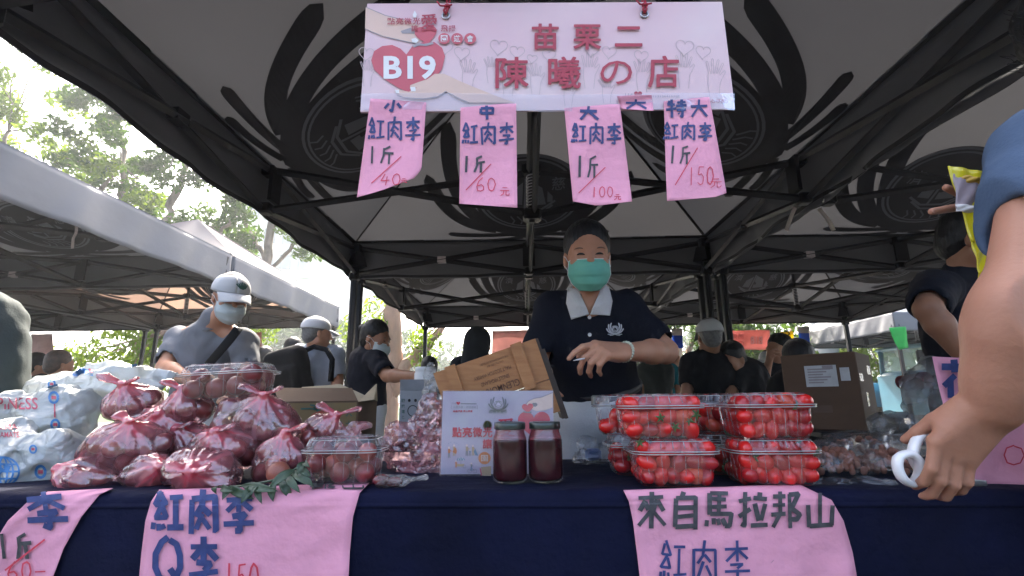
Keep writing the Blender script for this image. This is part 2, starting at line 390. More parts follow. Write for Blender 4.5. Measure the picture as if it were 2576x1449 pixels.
# ================================================================ the setting
M_PAVE = pm('paving', (.05, .048, .046), .85, .3, 3, .3, 60)
M_LAWN = pm('lawn', (.07, .16, .025), .9, .4, 2, .6, 80)
M_ROAD = pm('pale_road', (.42, .41, .39), .9, .15, 1.5)
def sheet(name, x0, x1, y0, y1, z, mt):
    b = MB(); n = 12
    b.grid(lambda u, v: (x0+(x1-x0)*u, y0+(y1-y0)*v, z), n, n); o = b.build(name, mt, org=(0, 0, z)); tag(o, kind='structure'); return o
sheet('ground', -600, 600, -60, 1200, 0, M_PAVE)
sheet('lawn', -60, 60, 24, 62, .006, M_LAWN)
sheet('road', -200, 200, 62, 96, .006, M_ROAD)
sheet('pavement', -60, 60, 14, 24, .006, pm('light_paving', (.24, .23, .21), .85, .2, 2, .2, 40))

# ================================================================ pop-up tents
M_FAB = pm('tent_fabric', (.135, .148, .172), .75, .08, 1.2, .15, 9, trl=.035, trc=(.19, .19, .20))
M_FABW = pm('tent_skirt_fabric', (.125, .13, .142), .75, .10, 2, .5, 5, stretch=(1, 1, 1.6), trl=.05, trc=(.19, .19, .2))
M_PRINT = pm('tent_print', (.024, .025, .030), .8, .2, 6)
M_WEB = pm('tent_seam_webbing', (.008, .008, .010), .8, .2, 20)
M_FRAME = pm('tent_frame_paint', (.010, .010, .012), .5, .25, 30, spec=.25)
M_STEEL = pm('bare_steel', (.4, .4, .42), .35, .2, 40, metal=.9)
M_PLAST = pm('black_plastic', (.006, .006, .007), .5, .2, 40, spec=.2)
M_TAPE = pm('paper_tape', (.55, .5, .5), .8, .1, 30)
TZ0, TZ1, TZP, TH = 1.96, 2.27, 3.20, 1.5      # valance hem, eave, peak, half width

def arc(cx, cy, r, a0, a1, n=24): return [(cx+r*math.cos(math.radians(a0+(a1-a0)*i/n)), cy+r*math.sin(math.radians(a0+(a1-a0)*i/n))) for i in range(n+1)]
def petal(base, mid, tip, w0, w1, n=24):
    P = [np.array(base)*(1-t)**2+2*np.array(mid)*t*(1-t)+np.array(tip)*t*t for t in np.linspace(0, 1, n)]
    L, Rr = [], []
    for i, p in enumerate(P):
        t = i/(n-1); d = P[min(i+1, n-1)]-P[max(i-1, 0)]; d = d/np.linalg.norm(d); nn = np.array([-d[1], d[0]]); wd = (w0+(w1-w0)*t)*(1 if t < .88 else math.sqrt(max(0, 1-((t-.88)/.12)**2))*.97+.03)
        L.append(tuple(p+nn*wd)); Rr.append(tuple(p-nn*wd))
    return L+Rr[::-1]
def emblem(mb, fn, fine, md, ml, s=1., lift=.003):
    """lotus emblem: petals round a ringed disc with a sailing boat; fn(x, y, height)"""
    f0 = lambda h: (lambda x, y: fn(x*s, y*s, h))
    for sg in (-1, 1):
        for (b_, m_, t_, w0, w1) in (((.26, -.36), (.62, -.32), (.76, .08), .05, .058), ((.26, -.34), (.68, -.06), (.54, .46), .055, .058), ((.2, -.3), (.56, .12), (.30, .58), .075, .055),
                                 ((.10, -.42), (.42, -.47), (.66, -.45), .03, .032), ((.05, -.48), (.3, -.565), (.48, -.55), .028, .03)):
            mb.poly(petal((sg*b_[0], b_[1]), (sg*m_[0], m_[1]), (sg*t_[0], t_[1]), w0, w1), f0(lift), md)
    body = [(-.36, -.2), (-.30, -.36), (-.14, -.46), (0, -.50), (.14, -.46), (.30, -.36), (.36, -.2), (.30, .2), (-.30, .2)]
    def ring(r0, r1, h, mi, sq=.86, n=fine):
        V, Fc = [], []
        for i in range(n): a = 2*math.pi*i/n; V += [f0(h)(r0*math.cos(a), r0*sq*math.sin(a)), f0(h)(r1*math.cos(a), r1*sq*math.sin(a))]
        for i in range(n): j = (i+1) % n; Fc.append((2*i, 2*i+1, 2*j+1, 2*j))
        mb.add(V, Fc, mi)
    mb.poly(body, f0(lift+.0006*s), md)
    ring(.001, .40, lift+.0012*s, md); ring(.345, .36, lift+.002*s, ml); ring(.375, .395, lift+.002*s, ml)
    for pts in ([(-.16, -.1), (-.06, -.17), (.08, -.17), (.18, -.08)], [(-.19, -.06), (-.08, -.13), (.08, -.13), (.2, -.04)], [(-.03, -.12), (-.02, .16)]):
        mb.stroke(pts, .018, f0(lift+.002*s), ml)
    for pts in ([(-.01, .15), (.1, .08), (.13, -.07), (0, -.08)], [(-.04, .13), (-.12, .06), (-.14, -.06), (-.05, -.07)], [(.14, .05), (.18, 0), (.18, -.05), (.14, -.05)]):
        mb.poly(pts, f0(lift+.002*s), ml)
    for k in range(5): mb.stroke([(-.14+.05*k, -.19), (-.11+.06*k, -.24), (-.13+.07*k, -.28)], .012, f0(lift+.002*s), ml)
    mb.text('慈', (.17, .05, .27, .16), f0(lift+.002*s), ml, .01); mb.text('濟', (-.28, .05, -.18, .16), f0(lift+.002*s), ml, .01)

def make_tent(loc, label):
    cx, cy_, _ = loc
    t = thing('canopy_tent', loc, label, 'tent', 'pop-up tents of the market')
    P3 = lambda x, y, z: np.array([cx+x, cy_+y, z])
    side = [(0, -1), (1, 0), (0, 1), (-1, 0)]
    c = MB()
    peak = np.array([0, 0, TZP])
    for k, (dx, dy) in enumerate(side):
        ax = np.array([-dy, dx, 0.]); mid = np.array([dx*TH, dy*TH, TZ1])
        sl = peak-mid; SL = np.linalg.norm(sl); sl /= SL; nin = unit(np.cross(ax, sl)); nin = nin*(-1 if nin[2] > 0 else 1)
        def face(u, v):      # sagging slope
            x = (u*2-1)*TH*(1-v); p = mid+ax*x+sl*SL*v
            return P3(*p)-np.array([0, 0, .17*math.sin(math.pi*v**.7)*(1-(2*u-1)**2)])
        c.grid(face, 10, 8, 0)
        def on(x, y, h):     # emblem plane: x across seen from below, y up the slope
            v = y/SL; u = .5+x/(2*TH*(1-v)); return face(u, v)+nin*h
        emblem(c, lambda x, y, h: on(-x, .64+y, h), 40, 1, 0, 1.0, .012)
        c.stroke([(0, 0), (0, 1)], .028, lambda a, b_: P3(*(mid-ax*TH+(peak-mid+ax*TH)*b_+ax*a))+nin*.012, 2)
        c.stroke([(-TH, .0), (TH, .0)], .03, lambda a, b_: P3(*(mid+ax*a+sl*(b_+.015)))+nin*.008, 2)
    canopy = c.build('canopy', [M_FAB, M_PRINT, M_WEB], t)
    vmb = MB()
    for k, (dx, dy) in enumerate(side):
        ax = np.array([-dy, dx, 0.])
        def sk(u, v):
            x = (2*u-1)*(TH-.002); wv = (.016*math.sin(u*17+k)+.010*math.sin(u*41+2*k+v*2)+.006*math.sin(u*73+v*5)*(1-.6*v))*v**.6*min(1, 12*u*(1-u))
            return P3(dx*TH, dy*TH, 0)+ax*x+np.array([dx, dy, 0])*(-.004+wv+.01*v)+np.array([0, 0, TZ1+(TZ0-TZ1)*v-.022*v*4*u*(1-u)*0])
        vmb.grid(sk, 110, 8, 0, thick=.0015)
        vmb.grid(lambda u, v: sk(u, .93+.07*v)-np.array([dx, dy, 0])*.004, 110, 1, 1)
    vmb.build('valance', [M_FABW, M_WEB], canopy)
    q = TH-.045
    for (sx, sy) in ((-1, -1), (1, -1), (1, 1), (-1, 1)):
        l = MB(); l.box(P3(sx*q, sy*q, 1.12), (.05, .05, 2.2), bev=.006); l.box(P3(sx*q-sx*.001, sy*q-sy*.028, 1.0), (.012, .008, 1.9), mi=1); l.box(P3(sx*q, sy*q, .62), (.04, .04, 1.2), mi=0)
        l.box(P3(sx*q, sy*q, .01), (.11, .11, .016)); leg = l.build('leg', [M_FRAME, M_PLAST], t)
        br = MB(); br.box(P3(sx*q, sy*q, 2.19), (.085, .085, .11), bev=.012); br.box(P3(sx*q, sy*q, 1.96), (.08, .08, .07), bev=.012)
        br.box(P3(sx*q*.985, sy*q*.985, 2.10), (.12, .12, .12), R=rotz(.785), taper=.6); br.build('bracket', M_PLAST, leg)
    def bar(a, b_):
        d = unit(np.array(b_)-np.array(a)); m2 = MB(); up = np.array([0, 0, 1.])
        m2.tube([P3(*a), P3(*b_)], .015, 4, smooth=False, flat=(up, 1.4)); return m2
    zt, zb = 2.205, 1.985
    for k, (dx, dy) in enumerate(side):
        ax = np.array([-dy, dx, 0.])*q; md_ = np.array([dx, dy, 0])*q
        for sg in (-1, 1):
            for (za, zc, off) in ((zt, zb, .012), (zb, zt, -.012)):
                o_ = np.array([dx, dy, 0])*off
                bar(md_+ax*sg*.97+o_+[0, 0, za], md_+ax*sg*.02+o_+[0, 0, zc]).build('truss_bar', M_FRAME, t)
        tp = MB(); tp.box(P3(*(md_+ax*.5+[0, 0, 2.095])), (.07 if dy else .05, .05 if dy else .07, .05)); tp.build('tape_wrap', M_TAPE if k % 2 == 0 else M_FRAME, t)
        h = MB(); h.box(P3(*(md_+[0, 0, zt])), (.07, .07, .06), bev=.01); h.box(P3(*(md_+[0, 0, zb])), (.07, .07, .06), bev=.01)
        h.box(P3(*(md_*.975+[0, 0, 2.12])), (.10 if dy else .02, .02 if dy else .10, .2)); h.build('slider', M_PLAST, t)
        for (za, zc, off) in ((zt, 1.93, .012), (zb, 2.17, -.012)):
            bar(md_*.98+ax/q*off+[0, 0, za], np.array([dx*.03, dy*.03, zc])+ax/q*off).build('truss_bar', M_FRAME, t)
    p = MB(); p.tube([P3(0, 0, 1.88), P3(0, 0, TZP-.06)], .017, 10); 
    for z in (1.92, 2.18): p.box(P3(0, 0, z), (.10, .10, .06), bev=.012, mi=1)
    sp = [P3(.027*math.cos(a), .027*math.sin(a), 1.96+.19*a/(2*math.pi*11)) for a in np.linspace(0, 2*math.pi*11, 150)]
    p.tube(sp, .004, 5, mi=2); p.box(P3(0, 0, TZP-.06), (.10, .10, .05), mi=1, bev=.01)
    p.build('center_pole', [M_FRAME, M_PLAST, M_STEEL], t)
    return t
T0 = make_tent((.06, 2.51, 0), 'dark grey pop-up tent sheltering the stall with the pink shop sign')
def tent(x, y, label, sz=1., rz=0.):
    o = copy_tree(T0, (x, y, 0), label); o.scale = (1, 1, sz); o.rotation_euler.z = rz; return o
tent(.06, 5.56, 'grey pop-up tent directly behind the one over the woman in the mask')
tent(3.11, 2.53, 'grey pop-up tent over the customers on the right, joined to the stall tent')
tent(3.12, 5.58, 'grey pop-up tent behind the tall brown cartons, pink see-through banner on its far edge')
TE = tent(-4.5, 3.35, 'grey pop-up tent at the left edge with white tape dangling from its eave', 1.075)
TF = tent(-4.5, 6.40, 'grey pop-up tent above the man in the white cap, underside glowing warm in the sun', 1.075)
M_FABGLOW = pm('sun_glow_fabric', (.15, .14, .14), .75, .08, 1.2, .15, 9, trl=.22, trc=(.42, .27, .20))  # warm sun glow put into the translucent tint of this one roof
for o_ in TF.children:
    if o_.name.startswith('canopy'): o_.data = o_.data.copy(); o_.data.materials[0] = M_FABGLOW
for o_ in TE.children:
    if o_.name.startswith('canopy'):
        o_.data = o_.data.copy()
        for v_ in o_.data.vertices: v_.co.z = TZ1+(v_.co.z-TZ1)*.72
tent(-7.6, 6.40, 'grey pop-up tent farthest to the left, only its far edge in view', 1.075)
tent(7.55, 9.6, 'pale grey pop-up tent far behind on the right above the green flag', 1.0)

# ================================================================ the stall table
M_NAVY = pm('navy_cloth', (.0030, .0044, .019), .85, .30, 5, .6, 26, spec=.12)
M_LEG = M_FRAME
TY0, TY1, TZ = 1.145, 1.72, .76
def wave(x): return .020*math.sin(x*6.1+.6)+.013*math.sin(x*13+1)+.007*math.sin(x*29+.4)+.004*math.sin(x*61)
def frontY(x): return TY0-.055*(x)*.35        # the stall front runs a touch askew
tb = thing('stall_table', (0, 1.43, 0), 'long stall table draped in navy cloth, selling plums, jam and tomatoes', 'table')
b = MB()
RND = .022
def drape(u, v):
    x = -2.3+4.6*u; yf = frontY(x); s = v*1.95       # s runs from the back edge over the top and down the front
    top = TY1-yf-RND
    wv = wave(x)
    if s < top: return np.array([x, TY1-s, TZ+.0012*math.sin(x*23+s*31)])
    s2 = s-top
    if s2 < RND*1.571: a = s2/RND; return np.array([x, yf+RND-RND*math.sin(a), TZ-RND+RND*math.cos(a)])
    dn = s2-RND*1.571; return np.array([x, yf-wv*min(1, dn*3)-.02*dn, TZ-RND-dn])
b.grid(drape, 120, 150, 0)
b.grid(lambda u, v: np.array([-2.3+4.6*u, TY1+.004+.01*math.sin(u*40)*v, TZ-.3*v]), 60, 4)
# a hem fold that runs along the front, just below the edge
b.grid(lambda u, v: drape(u, (TY1-frontY(-2.3+4.6*u)+.012+.012*v)/1.95)+np.array([0, -.004*math.sin(math.pi*v), 0]), 120, 4)
b.build('tablecloth', M_NAVY, tb)
b = MB(); b.box((0, 1.44, TZ-.025), (4.4, .5, .03)); b.build('tabletop', pm('table_board', (.3, .3, .3), .6), tb)
for sx in (-2.1, -.02, 2.1):
    for y in (1.25, 1.63): b = MB(); b.box((sx, y, .37), (.035, .035, .72)); b.build('leg', M_LEG, tb)
# ================================================================ trees
M_BARK = pm('grey_bark', (.16, .125, .095), .9, .45, 6, .8, 30, stretch=(1, 1, .25))
M_BARKR = pm('peeling_red_bark', (.36, .21, .13), .9, .4, 5, .9, 22, stretch=(1, 1, .2), rgb2=(.20, .13, .09))
def leafmat(name, c1, c2, trl=.45, trc=None): return pm(name, c1, .55, .2, .55, trl=trl, rgb2=c2, spec=.08, trc=trc)
LM = [leafmat('dark_leaves', (.012, .034, .008), (.040, .085, .012), .34, (.10, .19, .012)), leafmat('bright_leaves', (.035, .075, .010), (.10, .16, .014), .40, (.24, .36, .015)), leafmat('far_leaves', (.028, .055, .018), (.065, .10, .03), .35)]
def leaves(mb, centers, rad, n, size, rng, droop=.5, mi=0, asp=.38):
    """n leaf blades spread round clump centres"""
    C = np.asarray(centers)[rng.integers(0, len(centers), n)]
    d = rng.normal(0, 1, (n, 3)); d /= np.linalg.norm(d, axis=1)[:, None]; P = C+d*(rad*rng.random(n)**.45)[:, None]*[1, 1, .75]
    a = rng.normal(0, 1, (n, 3)); a[:, 2] -= droop; a /= np.linalg.norm(a, axis=1)[:, None]
    b = rng.normal(0, 1, (n, 3)); b -= a*(a*b).sum(1)[:, None]; b /= np.linalg.norm(b, axis=1)[:, None]
    L = size*(.6+.8*rng.random(n))[:, None]; V = np.empty((n, 4, 3))
    V[:, 0] = P-a*L*.5; V[:, 2] = P+a*L*.5; V[:, 1] = P+b*L*asp*.5+a*L*.05; V[:, 3] = P-b*L*asp*.5+a*L*.05
    mb.add(V.reshape(-1, 3), (np.arange(n)[:, None]*4+np.arange(4)).tolist(), mi)
def tree(name, base, label, limbs, crowns, nclump, nleaf, lsize, lm, bark, seed, group=None, clr=.5, cat='tree', droop=.5):
    """limbs: polylines with radii relative to the base; crowns: ellipsoids (centre, radii)"""
    rng = np.random.default_rng(seed); base = np.array(base, float)
    t = thing(name, base, label, cat, group)
    tr = MB(); tips = []
    for (pts, r0, r1) in limbs:
        P = np.array(pts, float)+base; k = 14; tt = np.linspace(0, len(P)-1, k); Q = np.stack([np.interp(tt, np.arange(len(P)), P[:, i]) for i in range(3)], 1)
        Q[1:-1] += rng.normal(0, .025+.15*r0, (k-2, 3)); tr.tube(Q, np.linspace(r0, r1, k)*(1+.12*rng.normal(0, 1, k)), 9); tips.append(Q[-1]); tips.append(Q[-4])
    cl = []
    for (c, r) in crowns:
        n = int(nclump*r[0]*r[1]*r[2]/sum(q[1][0]*q[1][1]*q[1][2] for q in crowns))+3
        d = rng.normal(0, 1, (n, 3)); d /= np.linalg.norm(d, axis=1)[:, None]; cl.append(base+c+d*np.array(r)*(.25+.75*rng.random(n)**.4)[:, None])
    cl = np.vstack(cl)
    for p in cl[rng.permutation(len(cl))[:max(8, len(cl)//3)]]:      # twigs from the nearest limb tip to the clumps
        q = min(tips, key=lambda a: np.linalg.norm(a-p)); md_ = (p+q)/2+rng.normal(0, .12, 3); tr.tube([q, md_, p], [.035*clr*2, .022*clr*2, .008], 5)
    tr.build('trunk', bark, t)
    cr = MB(); leaves(cr, cl, clr, nleaf, lsize, rng, droop); cr.build('crown', lm, t)
    return t
A_ = lambda *p: np.array(p, float)
# the big trees at the left, beyond the tents
tree('leafy_tree', (-10.6, 13.5, 0), 'tall grey-barked tree with forking limbs, crown rising behind the left tent roof',
     [([(0, 0, 0), (.1, 0, 3), (-.4, .1, 5.2)], .26, .17), ([(-.4, .1, 5.2), (-1.2, 0, 6.8), (-1.9, .2, 9.2)], .15, .05), ([(-.4, .1, 5.2), (.2, .3, 7.2), (.5, .2, 9.8)], .13, .05), ([(.1, 0, 3.6), (1.4, 0, 5.0), (2.0, .3, 6.6)], .11, .04)],
     [((-1.6, 0, 8.6), (2.2, 2, 2.2)), ((.6, .2, 9.6), (2.0, 2, 1.8)), ((.9, 0, 6.3), (1.8, 1.5, 1.2))], 66, 13000, .20, LM[0], M_BARK, 3, 'trees behind the left tents', clr=.44)
tree('leafy_tree', (-7.9, 14.5, 0), 'slim tree with a bare upright trunk beside the pale tower behind the left tent peak',
     [([(0, 0, 0), (0, 0, 4.0), (.1, 0, 7.4)], .22, .10), ([(.0, 0, 4.6), (.9, 0, 5.8), (1.5, .2, 6.6)], .08, .03), ([(0, 0, 5.2), (-.9, .2, 6.4), (-1.4, 0, 7.8)], .09, .03)],
     [((-.6, 0, 8.0), (1.7, 1.6, 1.2)), ((1.2, 0, 6.2), (1.0, 1, .9)), ((-1.4, 0, 6.2), (1.1, 1, .9))], 46, 7500, .19, LM[0], M_BARK, 4, 'trees behind the left tents', clr=.4)
tree('leafy_tree', (-14.2, 13.2, 0), 'broad bright green tree at the far left edge above the grey tent roof',
     [([(0, 0, 0), (.2, 0, 3), (.2, .1, 5.0)], .26, .18), ([(.2, .1, 5.0), (-1., 0, 7), (-1.3, 0, 9)], .14, .05), ([(.2, 0, 4.8), (1.3, 0, 6.2), (2.0, .2, 7.6)], .12, .04)],
     [((-.6, 0, 7.4), (2.2, 2, 2.4)), ((1.7, 0, 6.6), (2.0, 2, 1.9)), ((.2, 0, 10.4), (2.0, 2, 1.5))], 68, 13000, .20, LM[1], M_BARK, 5, 'trees behind the left tents', clr=.44)
# paperbark behind the woman with the bun
tree('paperbark_tree', (-2.85, 10.6, 0), 'leaning tree with peeling reddish bark behind the woman with the hair bun',
     [([(0, 0, 0), (-.05, 0, 1.2), (.12, 0, 2.6), (.0, 0, 4.4)], .22, .13), ([(-.02, 0, 1.0), (.35, 0, 1.75), (1.0, .1, 2.35), (1.5, .2, 3.0)], .15, .07)],
     [((-.6, -.2, 2.75), (.55, .5, .5)), ((.55, 0, 2.0), (.5, .5, .35)), ((.3, 0, 4.4), (1.4, 1.2, .8))], 36, 3600, .13, LM[1], M_BARKR, 6, clr=.34)
tree('leafy_tree', (-7.6, 11.3, 0), 'tree with a forked pinkish trunk behind the man in the white cap and mask',
     [([(0, 0, 0), (.0, 0, 1.1), (-.2, 0, 1.8), (-.7, 0, 2.6)], .2, .1), ([(.0, 0, 1.1), (.5, 0, 1.9), (.7, .1, 2.8)], .14, .07)],
     [((-1.6, .4, 2.0), (2.0, .6, .95)), ((.4, .5, 2.7), (1.2, .6, .7))], 60, 6500, .15, LM[1], M_BARKR, 8)
for i, (x, y, s, lb) in enumerate(((3.2, 11.5, 1., 'dark leafy tree behind the pink see-through banner on the right'), (5.1, 10.9, .95, 'dark leafy tree beside the yellow hanging flag on the right'), (1.9, 12.2, .9, 'leafy tree behind the white cap of the man by the right tent post'))):
    tree('leafy_tree', (x, y, 0), lb, [([(0, 0, 0), (.1, 0, .9), (-.1, 0, 2.4)], .16, .08), ([(.05, 0, .9), (.5, 0, 1.6), (.9, 0, 2.6)], .09, .04), ([(0, 0, .8), (-.5, 0, 1.5), (-.8, 0, 2.4)], .08, .03)],
         [((0, 0, 2.3*s), (1.15, 1, 1.0)), ((-.5, 0, 1.35), (.7, .6, .45)), ((.7, 0, 1.3), (.6, .6, .4))], 44, 5600, .15, LM[0], M_BARKR, 20+i, 'trees behind the right hand tents', clr=.36)
tree('leafy_tree', (8.7, 12.5, 0), 'sunlit yellow-green bush under the green flag on the right', [([(0, 0, 0), (0, 0, .8), (.1, 0, 1.6)], .1, .04)], [((0, 0, 1.9), (1.5, .9, .9)), ((-.5, 0, 1.2), (.9, .8, .6))], 40, 5000, .16, leafmat('sunny_leaves', (.08, .14, .012), (.17, .22, .02)), M_BARK, 31, clr=.4)
# far trees fading into the haze
FAR = [(-19, 34, 8.5), (-13.8, 33, 7.2), (-9.5, 37, 6.6), (-6.2, 44, 6.4), (-3.6, 52, 5.6), (-.2, 55, 5.0), (3.0, 50, 5.4), (10, 40, 7.0), (14.8, 38, 8.0), (20, 42, 9), (27, 40, 9)]
for i, (x, y, h_) in enumerate(FAR):
    side_ = 'left of the tent post' if x < -8 else ('seen between the woman with the bun and the crate' if x < 6 else 'on the far right beyond the tents')
    tree('distant_tree', (x, y, 0), 'hazy rounded tree far away '+side_, [([(0, 0, 0), (0, 0, h_*.4), (.2, 0, h_*.8)], .25, .08)],
         [((0, 0, h_*.62), (h_*.38, h_*.3, h_*.34)), ((h_*.3, 0, h_*.42), (h_*.25, h_*.2, h_*.25)), ((-h_*.3, 0, h_*.45), (h_*.25, h_*.2, h_*.22))], 60, 2600, .5, LM[2], M_BARK, 40+i, 'hazy trees far behind the market '+side_, clr=.9)
b = MB(); rng = np.random.default_rng(99); cs = []
for i in range(420): x = rng.uniform(-75, 80); cs.append((x, rng.uniform(98, 112), rng.uniform(.6, 5.5+1.8*math.sin(x*.11)+1.2*math.sin(x*.31))))
leaves(b, cs, 1.6, 9000, 1.2, rng, .3, 0, .6); tag(b.build('distant_woods', LM[2]), 'band of hazy far-off trees closing the view across the lawn', 'woods', kind='stuff')

b = MB(); cs = [(rng.uniform(-45, 45), rng.uniform(-17, -14), rng.uniform(.3, 3.6)) for i in range(500)]  # unseen leaf band, added behind the camera to darken what glossy things reflect
leaves(b, cs, 1.2, 7000, .8, rng, .3, 0, .6); tag(b.build('unseen_leaf_backdrop', LM[0]), 'unseen band of dark leaves added behind the camera to darken reflections', 'woods', kind='stuff')
# ================================================================ far buildings
M_CON = pm('pale_concrete', (.34, .35, .36), .85, .08, .3)
M_GLS = pm('dark_window_glass', (.10, .13, .16), .15, .2, .5)
def tower(base, wd, dp, ht, floors, bays, label, rz, crown):
    t = thing('apartment_tower', base, label, 'building'); R = rotz(rz); B = lambda x, y, z: np.array(base)+R@np.array([x, y, z])
    b = MB(); b.box(B(0, 0, ht/2), (wd, dp, ht), R=R); fh = ht/floors
    for k in range(1, floors): b.box(B(0, -dp/2-.12, k*fh), (wd+.3, .24, fh*.16), R=R); b.box(B(wd/2+.12, 0, k*fh), (.24, dp, fh*.16), R=R)
    for k in range(bays+1): b.box(B(-wd/2+wd*k/bays, -dp/2-.2, ht/2), (.35, .4, ht), R=R)
    b.build('wall', M_CON, t)
    if crown:
        c = MB()
        for k in range(bays+1): c.box(B(-wd/2+wd*k/bays, -dp/2, ht+fh*.5), (.5, .5, fh), R=R); c.tube([B(-wd/2+wd*k/bays, -dp/2, ht+fh), B(-wd/2+wd*k/bays, -dp/2, ht+fh*1.6)], [.3, .03], 6)
        c.box(B(0, 0, ht+fh*.25), (wd*.9, dp*.9, fh*.5), R=R); c.build('parapet', M_CON, t)
    w0 = None; n = 0
    for k in range(int(floors*.45), floors):
        for j in range(bays):
            if n >= 96: continue
            n += 1
            if w0 is None:
                m2 = MB(); sz = (wd/bays*.6, .1, fh*.55); m2.box(B(0, 0, 0), sz, R=R); w0 = m2.build('window', M_GLS, t); o = w0
            else: o = w0.copy(); COL.objects.link(o); o.parent = t
            o.location = R@np.array([-wd/2+wd*(j+.5)/bays, -dp/2-.08, (k+.52)*fh])
    return t
tower((-30.5, 62, 0), 10, 10, 41, 13, 5, 'pale hazy high-rise block rising behind the left tent peak and trees', .35, False)
tower((-31, 92, 0), 9.5, 9, 36, 11, 4, 'far pale tower with a spiked parapet above the trees left of the tent post', .2, True)
# ================================================================ haze
b = MB(); b.box((0, 180, 24), (560, 400, 54)); hz = b.build('haze', None, org=(0, 0, 0)); tag(hz, kind='stuff')
hm = bpy.data.materials.new('haze_air'); hm.use_nodes = True; t_ = hm.node_tree; t_.nodes.clear()
vo = t_.nodes.new('ShaderNodeVolumePrincipled'); vo.inputs['Color'].default_value = (.93, .97, 1, 1); vo.inputs['Density'].default_value = .0026; vo.inputs['Anisotropy'].default_value = .3
oo = t_.nodes.new('ShaderNodeOutputMaterial'); t_.links.new(vo.outputs[0], oo.inputs['Volume']); hz.data.materials.clear(); hz.data.materials.append(hm)
# ================================================================ hanging shop sign and its paper price tags
M_SIGN = pm('sign_print_pale', (.64, .40, .44), .45, .1, 2.2, rgb2=(.66, .54, .54), spec=.3)
M_SRED = pm('sign_print_red', (.36, .028, .05), .5, .06, 10)
M_SROSE = pm('sign_print_rose', (.50, .085, .11), .5, .06, 10)
M_SKIN = pm('sign_print_skin', (.62, .43, .35), .5, .05, 10)
M_SWHT = pm('sign_print_white', (.68, .66, .65), .5, .03, 10)
M_SGRY = pm('sign_print_grey', (.30, .26, .27), .5, .1, 10)
M_SLIN = pm('sign_print_faint', (.46, .36, .36), .5, .05, 10)
M_PINK = pm('pink_paper', (.78, .34, .45), .85, .07, 4, .9, 13, trl=.12)
M_BLUE = pm('blue_marker', (.010, .020, .10), .6, .5, 60, rgb2=(.028, .05, .18))
M_BLACK = pm('black_marker', (.018, .018, .022), .6, .6, 60, rgb2=(.06, .06, .065))
M_REDM = pm('red_marker', (.55, .03, .06), .6, .2, 60)
M_STRING = pm('red_string', (.35, .02, .04), .7, .2, 60)
M_TAPEC = film('clear_tape', (.8, .75, .77), .10, .12, .22, .12, 25)
SY = 1.03
def sq(x, y): return x*.4216+830.6, y*.4216
def SG(h):                                   # measured print position -> point on the board, h in front of it
    def f(x, y): return W(*sq(x, y), SY-h)
    return f
sign = thing('hanging_sign', W(*sq(1300, 340), SY), 'big pink printed shop sign hung by red strings at the front of the stall tent', 'sign')
b = MB()
c4 = [np.array(W(*sq(*p), SY)) for p in ((180, 668), (2415, 648), (2340, 10), (212, 22))]
c4[2] = c4[1]+(np.array([0, 0, 1])*(c4[2][2]-c4[1][2])); c4[3] = c4[0]+np.array([0, 0, 1])*(c4[3][2]-c4[0][2])
bk = [p+[0, .006, 0] for p in c4]
b.add(np.array(c4+bk), [(0, 1, 2, 3), (7, 6, 5, 4), (0, 4, 5, 1), (1, 5, 6, 2), (2, 6, 7, 3), (3, 7, 4, 0)], 0)
g = SG(.0008)
def heart(cx, cy, r, rot=0., n=40):
    P = []
    for i in range(n):
        t = 2*math.pi*i/n; x = 16*math.sin(t)**3/16*r; y = -(13*math.cos(t)-5*math.cos(2*t)-2*math.cos(3*t)-math.cos(4*t))/16*r
        P.append((cx+x*math.cos(rot)-y*math.sin(rot), cy+x*math.sin(rot)+y*math.cos(rot)))
    return P
def flip(p): return [(a, -b_) for a, b_ in p]
def spoly(pts, h, mi): b.poly([(a, -c) for a, c in pts], lambda x, y: SG(h)(x, -y), mi)
def stext(txt, x0, y0, x1, y1, mi, h=.003, bold=.02): b.text(txt, (x0, -y1, x1, -y0), lambda x, y: SG(h)(x, -y), mi, bold)
def sline(pts, wd, mi, h=.0008): b.stroke([(a, -c) for a, c in pts], wd, lambda x, y: SG(h)(x, -y), mi)
# faint line drawings
for (x, y, r) in ((1005, 280, 52), (1115, 310, 44), (785, 318, 46), (1305, 328, 40), (1665, 310, 42), (2115, 282, 54), (2225, 310, 44), (1855, 335, 42), (1205, 350, 30), (690, 285, 40), (215, 320, 45), (1560, 300, 42)):
    hp = heart(x, y, r, .12); sline(hp+hp[:1], 3.5, 4)
def drawn_hand(x, y, s, lean):
    for k in range(4):
        a = -.35+.22*k+lean; L_ = s*(.85, 1, .95, .75)[k]; bx = x+s*(-.30+.2*k); dx, dy = math.sin(a)*L_, -math.cos(a)*L_
        sline([(bx-.07*s, y), (bx-.07*s+dx, y+dy), (bx+dx, y+dy-.08*s), (bx+.07*s+dx, y+dy), (bx+.07*s, y)], 3.2, 4)
    sline([(x-.4*s, y), (x-.42*s, y+.7*s), (x-.3*s, y+1.6*s)], 3.2, 4); sline([(x+.4*s, y+.1*s), (x+.75*s, y-.25*s), (x+.8*s, y-.1*s), (x+.45*s, y+.6*s), (x+.35*s, y+1.6*s)], 3.2, 4)
for (x, y, s, l) in ((820, 430, 75, .05), (960, 400, 60, -.1), (1060, 455, 75, .1), (1225, 450, 70, -.15), (1545, 400, 80, .1), (1650, 520, 60, -.3), (1860, 430, 75, 0), (2110, 400, 80, .05), (2290, 440, 85, .12), (220, 420, 60, 0), (1420, 540, 60, .2)):
    drawn_hand(x, y, s, l)
